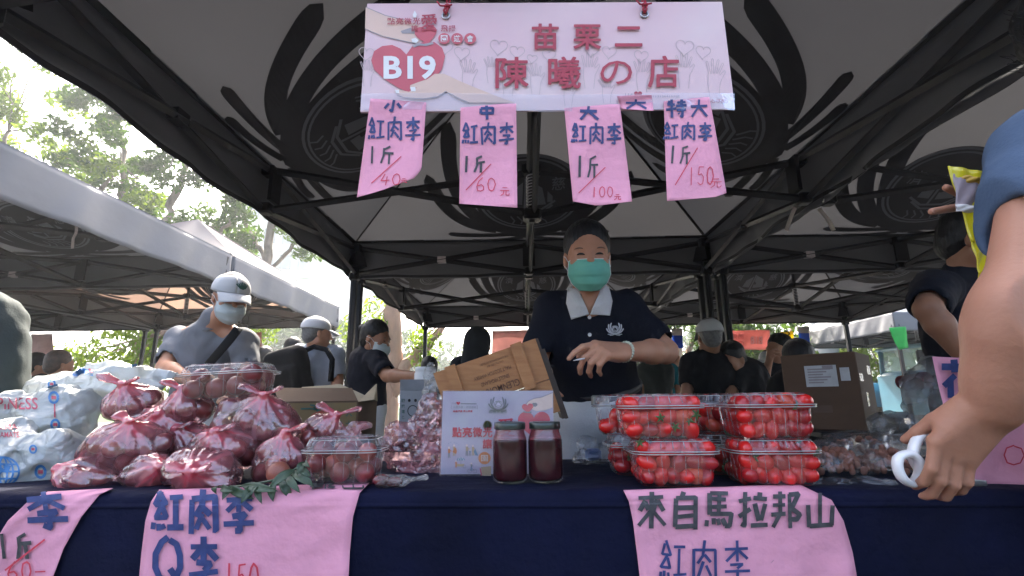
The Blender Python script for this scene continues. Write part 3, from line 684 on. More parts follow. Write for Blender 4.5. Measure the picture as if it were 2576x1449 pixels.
# hands, hearts
spoly([(212, 42), (330, 92), (440, 118), (530, 150), (560, 185), (530, 252), (500, 258), (420, 240), (310, 215), (208, 172)], .0014, 3)
sline([(208, 172), (310, 215), (420, 240), (500, 258)], 5, 5, .0017); sline([(212, 42), (330, 92), (440, 118)], 4, 5, .0017); spoly([(420, 185), (480, 165), (520, 200), (430, 200)], .002, 5)
H1 = [(480, 560), (400, 520), (320, 470), (262, 415), (245, 360), (262, 305), (310, 275), (370, 268), (420, 290), (455, 325), (490, 275), (550, 252), (620, 250), (668, 285), (685, 335), (668, 410), (620, 480), (560, 530)]
spoly(H1, .0020, 2); spoly(heart(572, 205, 66, -.15), .0024, 2); spoly([(488, 270), (520, 254), (560, 262), (612, 250), (618, 262), (575, 275), (530, 272), (500, 284)], .0030, 5)
spoly([(484, 232), (510, 225), (527, 240), (515, 256), (490, 252)], .0034, 1 if False else 6)
spoly([(380, 545), (400, 532), (470, 548), (520, 520), (475, 530), (478, 508), (520, 492), (580, 472), (625, 440), (680, 440), (760, 478), (860, 520), (980, 568), (1100, 612), (830, 612), (760, 580), (690, 545), (640, 575), (560, 588), (440, 580)], .0034, 3)
sline([(400, 570), (440, 582), (560, 590), (640, 577), (690, 545), (760, 582), (830, 614)], 5, 5, .0037); spoly([(478, 520), (508, 518), (510, 545), (482, 545)], .0040, 6); spoly([(388, 537), (410, 535), (412, 556), (392, 556)], .0040, 6)
stext('B19', 318, 332, 630, 474, 6, .0030, .03)
for ch, x0, x1 in (('點', 340, 386), ('亮', 391, 437), ('微', 441, 487), ('光', 492, 538)): stext(ch, x0, 106, x1, 146, 1, .0042, .012)
stext('讓', 484, 150, 524, 188, 1, .0042, .012); stext('愛', 540, 82, 640, 186, 1, .0042, .012); stext('飛', 660, 150, 702, 188, 1, .0042, .012); stext('揚', 706, 150, 748, 188, 1, .0042, .012)
spoly([(505, 62), (517, 85), (512, 104), (498, 104), (492, 88)], .0042, 6)
for ch, x in (('園', 680), ('遊', 757), ('會', 835)): spoly([(x+35*math.cos(a), 230+33*math.sin(a)) for a in np.linspace(0, 6.1, 26)], .0042, 2); stext(ch, x-20, 210, x+20, 250, 6, .005, .02)
for ch, x0, y0, x1, y1 in (('苗', 1202, 143, 1365, 293), ('栗', 1450, 148, 1618, 293), ('二', 1698, 160, 1864, 275), ('陳', 985, 342, 1185, 525), ('曦', 1300, 340, 1497, 525), ('の', 1612, 362, 1802, 503), ('店', 1895, 335, 2082, 520)):
    if ch != 'の':
        for i_, (ox, oy) in enumerate(((-3.5, -1), (3.5, 1), (-1, -3), (1, 3), (0, 0), (3, -2.5), (-3, 2.5))): stext(ch, x0+4+ox, y0+oy, x1-4+ox, y1+oy, 1, .0042+.0002*i_, 0)
    else: stext(ch, x0, y0, x1, y1, 1, .0042, .004)
stext('114', 1760, 556, 1805, 578, 5, .0018, 0); spoly(heart(1837, 563, 24), .0018, 1); stext('字第1131364197號', 1870, 566, 2085, 582, 5, .0018, 0); stext('募心募愛)', 2236, 592, 2372, 618, 1, .0018, .02)
b.build('board', [M_SIGN, M_SRED, M_SROSE, M_SKIN, M_SLIN, M_SGRY, M_SWHT], sign)
for x, y in ((690, 93), (1875, 85)):
    p = SG(.003)(x, y); e = MB(); e.tube([p+.0085*np.array([math.cos(a), 0, math.sin(a)]) for a in np.linspace(0, 2*math.pi, 20, endpoint=False)], .0026, 6, closed=True); e.build('eyelet', M_STEEL, sign)
    s_ = MB()
    for k in (-1, 1): s_.tube([p+[0, -.002, 0], p+[.004*k, -.008, .008], p+[.002*k+.004, .004, .03], p+[.006*k+.003, .02, .08], p+[.01*k, -.02, .20], p+[0, -.02, .30]], .0026, 6)
    s_.ell(p+[.003, .0, .026], (.008, .006, .007)); s_.tube([p+[.003, -.004, .024], p+[-.012, -.012, .018], p+[-.02, -.012, .03]], .0022, 5); s_.tube([p+[.003, -.004, .024], p+[.016, -.012, .02]], .0022, 5)
    s_.build('string', M_STRING, sign)
b = MB()
b.grid(lambda u, v: np.array(SG(.0055)(182+2232*u, 560+100*v-6*math.sin(u*9)))+[0, -.0015*math.sin(u*60)*v, 0], 80, 3); b.build('clear_tape', M_TAPEC, sign)

def tagpaper(label, pts, rows, curl):
    """paper tag stuck to the foot of the board; rows of hand lettering"""
    ys = [p[1] for p in pts]; y0, y1 = min(ys), max(ys)
    def fn(h):
        def f(x, y):
            t = max(0, (-y-y0)/(y1-y0)); p = np.array(W(*sq(x, -y), SY-.0085-h-curl*t*t*t-.004*math.sin(t*5+x*.008))); return p
        return f
    m2 = MB(); P = [(a, -c) for a, c in pts]
    # cut the outline into bands so that the sheet can bend
    def xr(y):
        xs = []
        for i in range(len(pts)):
            (xa, ya), (xb, yb) = pts[i], pts[(i+1) % len(pts)]
            if (ya-y)*(yb-y) <= 0 and ya != yb: xs.append(xa+(xb-xa)*(y-ya)/(yb-ya))
        return (min(xs), max(xs)) if xs else (pts[0][0], pts[0][0])
    nb = 26
    def surf(u, v):
        y = y0+.5+(y1-y0-1)*v; a, c = xr(y); return fn(0)(a+(c-a)*u, -y)
    m2.grid(surf, 10, nb, 0, thick=.0004)
    for (txt, x0, ya, x1, yb, wd, mi, sl) in rows: handwrite(m2, txt, (x0, -yb, x1, -ya), fn(.0022), wd, mi, .03, sl)
    o = m2.build('price_tag', [M_PINK, M_BLUE, M_BLACK, M_REDM]); tag(o, label, 'price tag', 'pink price tags under the sign'); return o
tagpaper('pink price tag reading 40, leftmost under the sign with its lower corner curled', [(240, 588), (575, 597), (545, 1010), (505, 1062), (300, 1140), (160, 1178)],
         [('小', 305, 592, 445, 670, 17, 1, .1), ('紅肉李', 222, 698, 548, 838, 13, 1, 0), ('1斤', 205, 868, 385, 978, 13, 2, 0), ('/', 220, 930, 446, 1092, 5, 3, 0), ('40', 295, 1035, 428, 1105, 5, 3, .1), ('元', 418, 1062, 462, 1092, 4, 3, 0)], .02)
tagpaper('pink price tag reading 60, second from the left under the sign', [(778, 620), (1110, 618), (1117, 1240), (970, 1232), (770, 1236)],
         [('中', 868, 625, 1002, 714, 17, 1, 0), ('紅肉李', 782, 730, 1106, 864, 13, 1, 0), ('1斤', 775, 928, 930, 1030, 13, 2, 0), ('/', 787, 975, 982, 1132, 5, 3, 0), ('60', 862, 1060, 996, 1142, 5, 3, 0), ('元', 1008, 1112, 1076, 1170, 4, 3, 0)], .012)
tagpaper('pink price tag reading 100, third from the left under the sign', [(1395, 625), (1728, 622), (1803, 1215), (1600, 1226), (1450, 1222)],
         [('大', 1468, 632, 1618, 714, 17, 1, 0), ('紅肉李', 1432, 732, 1746, 858, 13, 1, 0), ('1斤', 1452, 926, 1606, 1062, 13, 2, 0), ('/', 1468, 998, 1665, 1150, 5, 3, 0), ('100', 1552, 1112, 1694, 1178, 5, 3, 0), ('元', 1688, 1156, 1740, 1194, 4, 3, 0)], .016)
tagpaper('pink price tag reading 150, rightmost under the sign, lapping over the board', [(1990, 585), (2262, 580), (2292, 740), (2368, 1170), (2010, 1200), (2003, 1030)],
         [('特大', 1998, 590, 2268, 700, 15, 1, 0), ('紅肉李', 1982, 728, 2290, 838, 13, 1, 0), ('1斤', 2005, 866, 2156, 978, 13, 2, 0), ('/', 2045, 880, 2206, 1106, 5, 3, 0), ('150', 2128, 992, 2296, 1104, 5, 3, 0), ('元', 2262, 1058, 2342, 1122, 4, 3, 0)], .014)
tagpaper('torn scrap of pink paper taped to the sign between the 100 and 150 tags', [(1710, 572), (1918, 566), (1930, 662), (1738, 650)], [('大', 1745, 590, 1905, 650, 12, 1, 0)], .006)

# ---------------------------------------------------------------- pink sheets laid over the table edge
def on_cloth(x, y, lift):
    """where a sight line meets the draped cloth"""
    d = CR.T @ np.array([(x-1288)/F_PX, -(y-724.5)/F_PX, 1.]); X = 0; 
    yf = 1.14
    for _ in range(3):
        p = CC+d*(yf-.01)/d[1]; X = p[0]; yf = frontY(X)
    top = CC+d*(TZ+.002+lift-CC[2])/d[2] if d[2] < 0 else None
    if top is not None and top[1] >= yf+RND: return top
    oy, oz, r = yf+RND, TZ-RND, RND+lift+.002
    a = d[1]**2+d[2]**2; b_ = 2*(d[1]*(0-oy)+d[2]*(CC[2]-oz)); c = oy*oy+(CC[2]-oz)**2-r*r; D_ = b_*b_-4*a*c
    if D_ > 0:
        t = (-b_-math.sqrt(D_))/(2*a); p = CC+d*t
        if p[2] >= oz: return p
    for _ in range(4):
        wv = wave(X); dn = 0 if _ == 0 else max(0, oz-p[2])
        Yq = yf-wv*min(1, dn*3)-.02*dn-.004-lift; p = CC+d*Yq/d[1]; X = p[0]
    return p
def cloth_sheet(label, left, right, rows):
    """left, right: matching edge polylines running down the sheet"""
    Lp, Rp = np.array(left, float), np.array(right, float); m2 = MB()
    def surf(u, v):
        t = v*(len(Lp)-1); i = min(int(t), len(Lp)-2); f_ = t-i; a = Lp[i]*(1-f_)+Lp[i+1]*f_; c = Rp[i]*(1-f_)+Rp[i+1]*f_; q = a*(1-u)+c*u
        return on_cloth(q[0], q[1], .003+.0035*max(0, math.sin(u*11+v*7)*math.sin(v*9+u*3)))
    m2.grid(surf, 26, 44, 0, thick=.0004)
    for (txt, x0, ya, x1, yb, wd, mi, sl) in rows: handwrite(m2, txt, (x0, -yb, x1, -ya), lambda x, y: on_cloth(x, -y, .0085), wd, mi, .03, sl, 4)
    o = m2.build('paper_sign', [M_PINK, M_BLUE, M_BLACK, M_REDM]); tag(o, label, 'paper sign', 'pink paper signs on the stall table'); return o
cloth_sheet('pink paper sign cut off by the left edge, hanging below the white bags', [(120, 1237), (70, 1262), (20, 1310), (-30, 1390), (-60, 1475)], [(285, 1228), (250, 1245), (205, 1300), (160, 1380), (125, 1475)],
            [('李', 54, 1236, 178, 1330, 14, 1, -.15), ('1斤', -18, 1340, 84, 1408, 9, 2, -.2), ('/', 0, 1356, 124, 1436, 4, 3, 0), ('60-', 14, 1412, 118, 1462, 4, 3, 0)])
cloth_sheet('pink paper sign below the leafy sprig, lettered in blue with red digits', [(400, 1232), (380, 1262), (366, 1310), (356, 1390), (348, 1475)], [(930, 1214), (905, 1240), (888, 1300), (880, 1390), (876, 1475)],
            [('紅肉李', 378, 1232, 645, 1342, 14, 1, 0), ('Q李', 380, 1348, 556, 1472, 15, 1, 0), ('150', 560, 1416, 655, 1490, 4.5, 3, 0), ('邦山', 776, 1216, 926, 1229, 4, 2, 0)])
cloth_sheet('pink paper sign below the tomato boxes, lettered in large black strokes', [(1568, 1233), (1582, 1262), (1592, 1310), (1602, 1390), (1612, 1475)], [(2010, 1218), (2092, 1258), (2122, 1310), (2145, 1390), (2160, 1475)],
            [('來自馬拉邦山', 1596, 1237, 2106, 1328, 11, 2, 0), ('紅肉李', 1652, 1360, 1894, 1462, 7, 1, 0), (':', 1930, 1400, 1956, 1440, 8, 2, 0)])
tp = MB(); P_ = [W(2345, 897, 1.26), W(2600, 906, 1.26), W(2640, 1228, 1.20), W(2430, 1228, 1.20)]
bl = lambda u, v: (1-v)*((1-u)*P_[0]+u*P_[1])+v*((1-u)*P_[3]+u*P_[2])
tp.grid(lambda u, v: np.array(bl(u, v))+[0, .004*math.sin(u*7+v*5), 0], 16, 20, 0, thick=.0005)
def tpf(x, y): return np.array(W(x, -y, 1.255-.06*max(0, (-y-897)/331)))+[0, -.008, 0]
for ch, r_, w_, mi in (('花', (2352, 905, 2476, 1000), 16, 1), ('1', (2405, 1006, 2460, 1100), 16, 2)): handwrite(tp, ch, (r_[0], -r_[3], r_[2], -r_[1]), tpf, w_, mi, .02)
handwrite(tp, '0', (2505, -1170, 2580, -1120), tpf, 4, 3)
tag(tp.build('paper_sign', [M_PINK, M_BLUE, M_BLACK, M_REDM]), 'pink paper sign propped upright at the right, partly behind the customer\'s wrist', 'paper sign', 'pink paper signs on the stall table')
# ================================================================ fruit
M_PLUM = [pm('plum_skin_dark', (.15, .020, .022), .34, .5, 22, rgb2=(.27, .04, .04), coat=.15), pm('plum_skin_red', (.30, .04, .034), .36, .4, 20, rgb2=(.38, .08, .055), coat=.15)]
M_PLUMY = pm('plum_skin_ripening', (.30, .11, .06), .4, .4, 16, rgb2=(.22, .05, .04))
M_TOM = [pm('tomato_skin_red', (.60, .014, .012), .22, .15, 20, coat=.3), pm('tomato_skin_orange', (.58, .05, .014), .22, .15, 20, coat=.3), pm('tomato_skin_deep', (.36, .010, .014), .22, .15, 20, coat=.3)]
M_CALYX = pm('green_calyx', (.06, .11, .03), .7, .3, 60)
M_PINKF = film('pink_bag_film', (.96, .42, .47), .16, .11, .42, .7, 17, 'gather', trl=.5, vary=1., rgb2=(.92, .11, .16))
M_WHITEF = film('white_bag_film', (.58, .61, .60), .84, .22, .22, .9, 13, 'gather', trl=.3, vary=.2, bdist=.03)
M_CLEAR = film('clear_bag_film', (.75, .76, .78), .05, .07, .20, .9, 30, 'gather', vary=1.)
M_CLAM = film('clear_box_plastic', (.95, .93, .95), .018, .05, .20, .05, 30, crease=0)
def ray_on(V, Fc):
    from mathutils.bvhtree import BVHTree
    t = BVHTree.FromPolygons([Vector(p) for p in V], [tuple(map(int, f)) for f in Fc])
    def hit(x, y, h):
        d = Vector(CR.T @ np.array([(x-1288)/F_PX, -(y-724.5)/F_PX, 1.])).normalized(); loc, n, i, ds = t.ray_cast(Vector(CC), d)
        return None if loc is None else np.array(loc-d*h)
    return hit
_plum = None
def plum_mesh():
    b = MB(); b.ell((0, 0, 0), (1, 1, .97), nu=20, nv=14, fn=lambda V: 1-.10*np.exp(-((1-V[:, 2])/.12))-.03*np.exp(-(np.arctan2(V[:, 1], V[:, 0])/.25)**2)*(1-V[:, 2]**2))
    o = b.build('plum', M_PLUM[0], org=(0, 0, 0)); me = o.data; bpy.data.objects.remove(o); return me
PLUMS = [plum_mesh() for _ in range(3)]; PLUMS[1].materials[0] = M_PLUM[1]; PLUMS[2].materials[0] = M_PLUMY
def put(me, name, p, s, label, cat, group, rng):
    o = bpy.data.objects.new(name, me); COL.objects.link(o); o.location = p; o.scale = s if np.ndim(s) else (s, s, s)
    o.rotation_euler = rng.uniform(0, 6.28, 3); return tag(o, label, cat, group)
def pack(n, r, inside, rng, it=160):
    """n balls of radius r settled inside a region; inside(P) pulls points back in"""
    P = inside(rng.uniform(-1, 1, (n, 3))*[.09, .06, .05]+[0, 0, .05*(rng.random() if False else 0)])+rng.normal(0, .004, (n, 3))
    for k in range(it):
        D_ = P[:, None]-P[None]; L = np.linalg.norm(D_, axis=2)+np.eye(n)+1e-6; ov = np.maximum(0, 2*r-L)/2*(1-np.eye(n)); P = P+(D_/L[..., None]*ov[..., None]).sum(1)*.7+(rng.normal(0, .0006, P.shape) if k < it*.7 else 0); P = inside(P)
    return P
def gather_attr(V, knot, r0): return np.clip(1-np.linalg.norm(V-knot, axis=1)/r0, 0, 1)**1.1*1.0
def plum_bag(c, rad, n, knot, seed, label, plabel, ears=2, pr_=.0245, film_m=M_PINKF, tilt=0., group='tied pink bags of plums', hung=False):
    rng = np.random.default_rng(seed); c = np.asarray(c, float); rad = np.asarray(rad, float); R = roty(tilt)
    inner = np.maximum(rad-pr_-.004, .003)
    def inside(P):
        q = P/inner; L = np.linalg.norm(q, axis=1); k = np.where(L > 1, 1/np.maximum(L, 1e-6), 1); return P*k[:, None]
    P = pack(n, pr_*.97, inside, rng)@R.T+c
    for p in P: put(PLUMS[int(rng.choice(3, p=(.5, .42, .08)))], 'plum', p, pr_*rng.uniform(.92, 1.06), plabel, 'plum', 'plums seen through the pink bags', rng)
    knot = c+np.asarray(knot, float); mg = .09
    lo = np.minimum(P.min(0)-mg, knot-.075); hi = np.maximum(P.max(0)+mg, knot+.085); F_ = SDF(lo, hi, .0048)
    for p in P: F_.ell(p, [pr_+.0045]*3, k=.026)
    F_.ell(c, rad*.82, R=R, k=.02)
    top = c+(knot-c)*.45; F_.cone(top, knot, max(.03, rad[0]*.35), .0075, k=.03)
    F_.ell(knot, (.011, .010, .009), k=.006)
    up = unit(knot-c)
    for e in range(ears):
        a = rng.uniform(-.5, .5)+(0 if e == 0 else math.pi)*(1 if ears > 1 else 0); d = unit(np.array([math.cos(a), rng.uniform(-.5, .2), rng.uniform(.15, .55)])); L = rng.uniform(.035, .06)
        if ears: F_.cone(knot, knot+d*L, .006, .019, k=.006, sq=(unit(np.cross(d, [0.3, 1, .5])), .32))
    ph = rng.uniform(0, 6, 3)
    def wr(Q):
        v = Q-knot; ax = unit(c-knot); e1 = unit(np.cross(ax, [0.2, 1, .1])); e2 = np.cross(ax, e1); an = np.arctan2(v@e2, v@e1); L = np.linalg.norm(v, axis=1)
        cr = np.abs(np.sin(an*5.5+2.2*vnoise(Q, 26, ph[0])))+.6*np.abs(np.sin(an*11+1.7+2*vnoise(Q, 40, ph[1])))
        return .0066*(cr-.9)*np.clip(L/.05, .3, 1)*np.exp(-L/.14)+.0034*np.abs(vnoise(Q, 75, ph[2]))-.0015+.0012*vnoise(Q, 130, ph[1])
    F_.warp(wr); V, Fc = F_.mesh(); m2 = MB(); m2.add(V, Fc.tolist(), 0, True)
    v = V-knot; ax = unit(c-knot); e1 = unit(np.cross(ax, [0.2, 1, .1])); e2 = np.cross(ax, e1); an = np.arctan2(v@e2, v@e1); L = np.linalg.norm(v, axis=1)
    stk = np.clip(np.sin(an*9+2.5*vnoise(V, 22, ph[0]))*np.sin(an*4.+ph[1]+1.5*vnoise(V, 15, ph[2]))*1.6-.35, 0, 1)*np.exp(-L/.10)
    o = m2.build('plum_bag', film_m, attr=('gather', np.clip(gather_attr(V, knot, .075)+.62*stk, 0, .95)))
    tag(o, label, 'bag of plums', group); return o
def B(x, y, Y): return np.array(W(x, y, Y))
spec = [ # x, y, depth, radii, n, knot, label, plum label, ears, tilt
 (334, 1015, 1.46, (.095, .07, .055), 9, (-.005, -.04, .055), 'pink bag of plums at the top left of the pile, loop of film flung left', 'dark red plum in the pink bag at the top left of the pile', 2, 0),
 (471, 1026, 1.44, (.075, .06, .052), 7, (0, -.03, .055), 'small pink bag of plums directly below the clear plum box on the pile', 'dark red plum in the small bag below the topmost clear plum box', 2, 0),
 (405, 1072, 1.43, (.115, .06, .05), 10, (.02, -.05, .035), 'pink bag of plums in the middle of the pile, half hidden', 'dark red plum in the half hidden bag in the middle of the pile', 0, .1),
 (318, 1126, 1.34, (.14, .075, .07), 17, (.03, -.04, .068), 'large pink bag of plums left of centre with a bright coral knot on top', 'dark red plum in the large bag with the coral knot, left of the pile', 2, 0),
 (650, 1062, 1.41, (.145, .08, .078), 20, (.035, -.05, .075), 'big pink bag of plums at the right top of the pile, gathered in a knot', 'dark red plum in the big bag at the right top of the pile', 2, .12),
 (565, 1130, 1.36, (.12, .07, .06), 13, (0, -.05, .05), 'pink bag of plums between the front bag and the big upper right one', 'dark red plum in the bag behind the front bag of the pile', 1, 0),
 (508, 1188, 1.265, (.125, .07, .058), 13, (.02, -.075, .012), 'pink bag of plums at the very front of the pile with its knot facing out', 'dark red plum in the front bag with the knot facing out', 2, .1),
 (225, 1203, 1.285, (.105, .06, .033), 7, (-.06, -.03, .03), 'low flat pink bag of plums lying on the cloth at the front left', 'dark red plum in the low flat bag at the front left', 0, 0),
 (372, 1190, 1.285, (.075, .06, .042), 5, (.06, -.04, .02), 'small pink bag of plums wedged between the low flat bag and the front bag', 'dark red plum in the small bag wedged beside the front bag', 1, 0),
 (468, 1120, 1.44, (.10, .06, .065), 10, (-.01, -.04, .05), 'pink bag of plums filling the gap in the centre of the pile', 'dark red plum in the bag filling the gap in the centre of the pile', 1, 0),
 (706, 1165, 1.32, (.075, .06, .07), 8, (.02, -.03, .08), 'pink bag of plums at the right foot of the pile, above the green leaves', 'dark red plum in the bag above the green leaves', 1, 0),
 (800, 1095, 1.50, (.075, .06, .06), 6, (.06, -.02, .06), 'pink bag of plums with two upright ears of film behind the lidded plum box', 'dark red plum in the bag behind the lidded plum box', 2, 0)]
for i, (x, y, Y, rad, n, kn, lb, pl, ea, ti) in enumerate(spec): plum_bag(B(x, y, Y), rad, n, kn, 100+i, lb, pl, ea, tilt=ti)
rng = np.random.default_rng(5)
put(PLUMS[2], 'plum', B(700, 1190, 1.235), .027, 'loose brownish plum lying bare beside the leafy sprig', 'plum', None, rng)
# crumpled empty pink bags
def crumple(c, lumps, amp, seed, name, label, cat, mt, group=None, h=.0055, fq=38, deco=None):
    rng = np.random.default_rng(seed); c = np.asarray(c, float); Ls = [(c+np.array(o), np.array(r)) for o, r in lumps]
    lo = np.min([p-r for p, r in Ls], 0)-.03; hi = np.max([p+r for p, r in Ls], 0)+.03; F_ = SDF(lo, hi, h)
    for p, r in Ls: F_.ell(p, r, R=rotz(rng.uniform(-.4, .4)), k=.012)
    s1, s2, s3 = rng.uniform(0, 9, 3)
    F_.warp(lambda Q: amp*(np.abs(vnoise(Q+.012*vnoise(Q, 30, s3)[:, None], fq, s1))*1.5-.5)+amp*.55*(np.abs(vnoise(Q, fq*2.1, s2))*1.5-.5)+amp*.3*vnoise(Q, fq*4.5, s3)-(0 if not deco else .011*np.clip(1-2.6*np.abs(vnoise(Q*[1, 1, 1.5], 20, s2)), 0, 1)+.005*np.clip(1-2.4*np.abs(vnoise(Q, 47, s3)), 0, 1)))
    V, Fc = F_.mesh(); m2 = MB(); m2.add(V, Fc.tolist(), 0, False); g = np.clip(vnoise(V, 28, s2)*.5-.05, 0, .45)
    if deco: m2.sm = [True]*len(m2.sm); deco(m2, V, Fc)
    g = np.concatenate([g, np.zeros(m2.n-len(V))]); o = m2.build(name, mt, attr=('gather', g)); tag(o, label, cat, group); return o, V, Fc
crumple(B(1045, 1120, 1.50), [((0, 0, -.04), (.08, .05, .075)), ((.03, 0, .03), (.055, .04, .06)), ((-.035, -.02, -.005), (.05, .04, .055)), ((.045, 0, .09), (.032, .03, .055)), ((.03, -.03, -.075), (.06, .04, .05)), ((-.055, 0, .03), (.03, .02, .03))], .020, 3,
        'empty_bags', 'heap of crumpled empty pink and clear bags beside the standing notice', 'plastic bags', M_PINKF)
crumple(B(880, 1090, 1.47), [((0, 0, 0), (.035, .02, .018)), ((.03, 0, .02), (.03, .012, .016)), ((-.03, 0, .01), (.012, .012, .03))], .009, 13, 'bag_film', 'twisted ends of pink film poking up behind the lidded plum box', 'plastic bag', M_PINKF)
# white carrier bags
def white_bag(c, lumps, seed, label, prints):
  def deco(m2, V, Fc):
    hit = ray_on(V, Fc)
    for kind, args in prints:
        for hh, mi in ((.0016, 0),):
            def fn(x, y, h=.0022):
                q = hit(x, -y, h); return q if q is not None else np.array(W(x, -y, c[1]-.06))
            if kind == 'text': t, x0, y0, x1, y1, mi = args; m2.text(t, (x0, -y1, x1, -y0), fn, mi+1, .012)
            elif kind == 'seal':
                x, y, r = args; m2.stroke([(x+r*math.cos(a), -y+r*1.2*math.sin(a)) for a in np.linspace(0, 6.28, 18)], r*.55, fn, 1, 2); m2.stroke([(x-r*.5, -y), (x+r*.5, -y)], r*.75, fn, 2, 2)
            elif kind == 'globe':
                x, y, r = args
                for k in (1., .62, .25): m2.stroke([(x+r*k*math.cos(a), -y+r*.9*math.sin(a)) for a in np.linspace(0, 6.28, 22)], r*.12, fn, 1, 2)
                for k in (-.5, 0, .5): m2.stroke([(x-r*math.sqrt(1-k*k), -y+r*.9*k), (x+r*math.sqrt(1-k*k), -y+r*.9*k)], r*.12, fn, 1, 2)
                m2.stroke([(x-r*.5, -y-r*.2), (x-r*.1, -y+r*.3), (x+r*.4, -y+.1*r)], r*.5, fn, 1, 2)
            elif kind == 'line': pts, wd, mi = args; m2.stroke([(a, -b_) for a, b_ in pts], wd, fn, mi+1, 3)
  crumple(c, lumps, .013, seed, 'carrier_bag', label, 'carrier bag', [M_WHITEF, M_BPRB, M_BPRR], 'white carrier bags on the left of the stall', .0055, 15, deco)
M_BPRB = pm('bag_print_blue', (.04, .18, .42), .5, .2, 30); M_BPRR = pm('bag_print_red', (.45, .06, .10), .5, .2, 30)
white_bag(B(85, 1150, 1.40), [((0, 0, -.02), (.14, .08, .085)), ((-.07, 0, .03), (.08, .06, .06)), ((.05, 0, .015), (.07, .06, .05))], 31, 'white carrier bag at the lower left with a blue globe print',
          [('globe', (8, 1186, 40)), ('text', ('AMATE', 0, 1086, 48, 1100, 1)), ('seal', (102, 1187, 12)), ('seal', (83, 1130, 8)), ('text', ('PRIMA', -20, 1066, 44, 1080, 1))])
white_bag(B(120, 1040, 1.52), [((0, 0, -.02), (.15, .08, .08)), ((.05, 0, .03), (.10, .06, .05)), ((-.12, 0, .0), (.09, .06, .06))], 32, 'white carrier bag in the middle of the three, red capital letters on its side',
          [('text', ('HAPPINESS', -76, 1000, 95, 1030, 1)), ('seal', (135, 1000, 11)), ('seal', (139, 1068, 10)), ('line', ([(137, 1016), (138, 1050)], 4, 1)), ('line', ([(120, 975), (145, 968)], 5, 0))])
white_bag(B(255, 965, 1.60), [((-.10, 0, -.03), (.14, .07, .055)), ((.06, 0, -.005), (.13, .06, .06)), ((.14, -.01, .02), (.06, .03, .03)), ((.195, -.02, .012), (.05, .018, .024)), ((.22, -.02, .03), (.025, .012, .016)), ((-.02, 0, .03), (.06, .03, .04))], 33, 'white carrier bag at the back of the pile with a pointed tied end',
          [('line', ([(185, 945), (205, 932), (235, 940)], 13, 0)), ('line', ([(222, 930), (235, 934)], 8, 1)), ('line', ([(330, 920), (345, 918)], 6, 0)), ('seal', (130, 966, 8)), ('line', ([(30, 995), (60, 982)], 6, 0))])

M_RIM = film('rim_highlight', (.95, .93, .95), .65, .06, .5, .0, 5, vary=.3, crease=0); M_RIB = film('clear_rib', (.95, .92, .95), .20, .06, .4, .0, 60, vary=.9)  # rim film is whitened: highlights on the box edges put into its colour
# clear hinged boxes
def clam(c, wd, dp, h, rz, label, group, ribs=True, tilt=0.):
    t = thing('clear_box', c, label, 'plastic box', group); R = rotz(rz)@roty(tilt); n = 132
    def ring(s_, z, inset=0., amp=0.):
        P = []
        for i in range(n):
            a = 2*math.pi*(i+.5)/n; cx_, sy_ = math.cos(a), math.sin(a); e = 5.
            r = (abs(cx_)**e+abs(sy_)**e)**(-1/e); k = 1+amp*math.sin(i*2*math.pi/6)
            P.append(np.array([(wd/2*s_-inset)*r*cx_*k, (dp/2*s_-inset)*r*sy_*k, z]))
        return P
    def skin(levels, cap0, cap1, nm):
        m2 = MB(); V = []
        for lv in levels: V += ring(*lv)
        k = len(levels); Fc = [(i*n+j, i*n+(j+1) % n, (i+1)*n+(j+1) % n, (i+1)*n+j) for i in range(k-1) for j in range(n)]
        V = list(V)
        for cp, ri in ((cap0, 0), (cap1, k-1)):
            if cp: V.append(np.mean(V[ri*n:ri*n+n], 0)); Fc += [(ri*n+j, ri*n+(j+1) % n, len(V)-1) for j in range(n)]
        m2.add(np.array(V)@R.T+c, Fc, 0, False if ribs else True); return m2.build(nm, M_CLAM, t)
    am = .011 if ribs else .004
    skin([(.80, .003), (.83, 0), (.86, .004, 0, am), (.905, .30*h, 0, am), (.94, .62*h, 0, am*.7), (.95, .66*h), (1.0, .67*h), (1.05, .675*h), (1.05, .70*h)], False, False, 'tub') if False else None
    skin([(.80, .0015), (.84, 0.), (.87, .005, 0, am), (.91, .30*h, 0, am), (.945, .62*h, 0, am), (.955, .665*h), (1.06, .67*h), (1.06, .695*h)], True, False, 'tub')
    skin([(1.075, .69*h), (1.075, .735*h), (.985, .74*h), (.965, .80*h), (.955, .83*h, 0, am*1.6), (.90, .945*h, 0, am*1.6), (.84, h), (.80, h), (.77, .97*h)], False, True, 'lid')
    b = MB(); cl_ = lambda P: np.array(P)@R.T+c
    for sc_, z in ((1.068, .685*h), (1.075, .738*h), (.90, .95*h)): P = ring(sc_, z); b.tube(cl_(P), .0011 if z < .9*h else .0008, 5, closed=True)
    b.build('rim', M_RIM, t)
    b = MB(); lo_, hi_ = ring(.88, .006), ring(.955, .64*h); l2, h2 = ring(.965, .80*h), ring(.875, .965*h)
    for i in range(0, n, 6): b.tube(cl_([lo_[i], hi_[i]]), .00055, 4); b.tube(cl_([l2[i], h2[i]]), .0011, 4)
    b.build('rib', M_RIB, t)
    return t, R
TOMS = []
for k in range(3):
    b = MB(); b.ell((0, 0, 0), (1, 1, 1.35), nu=16, nv=12); o = b.build('tomato', M_TOM[k], org=(0, 0, 0)); TOMS.append(o.data); bpy.data.objects.remove(o)
b = MB()
for k in range(5): a = k*1.2566; b.tube([(0, 0, 1.36), (.35*math.cos(a), .35*math.sin(a), 1.40), (.75*math.cos(a), .75*math.sin(a), 1.25)], [.12, .16, .03], 5)
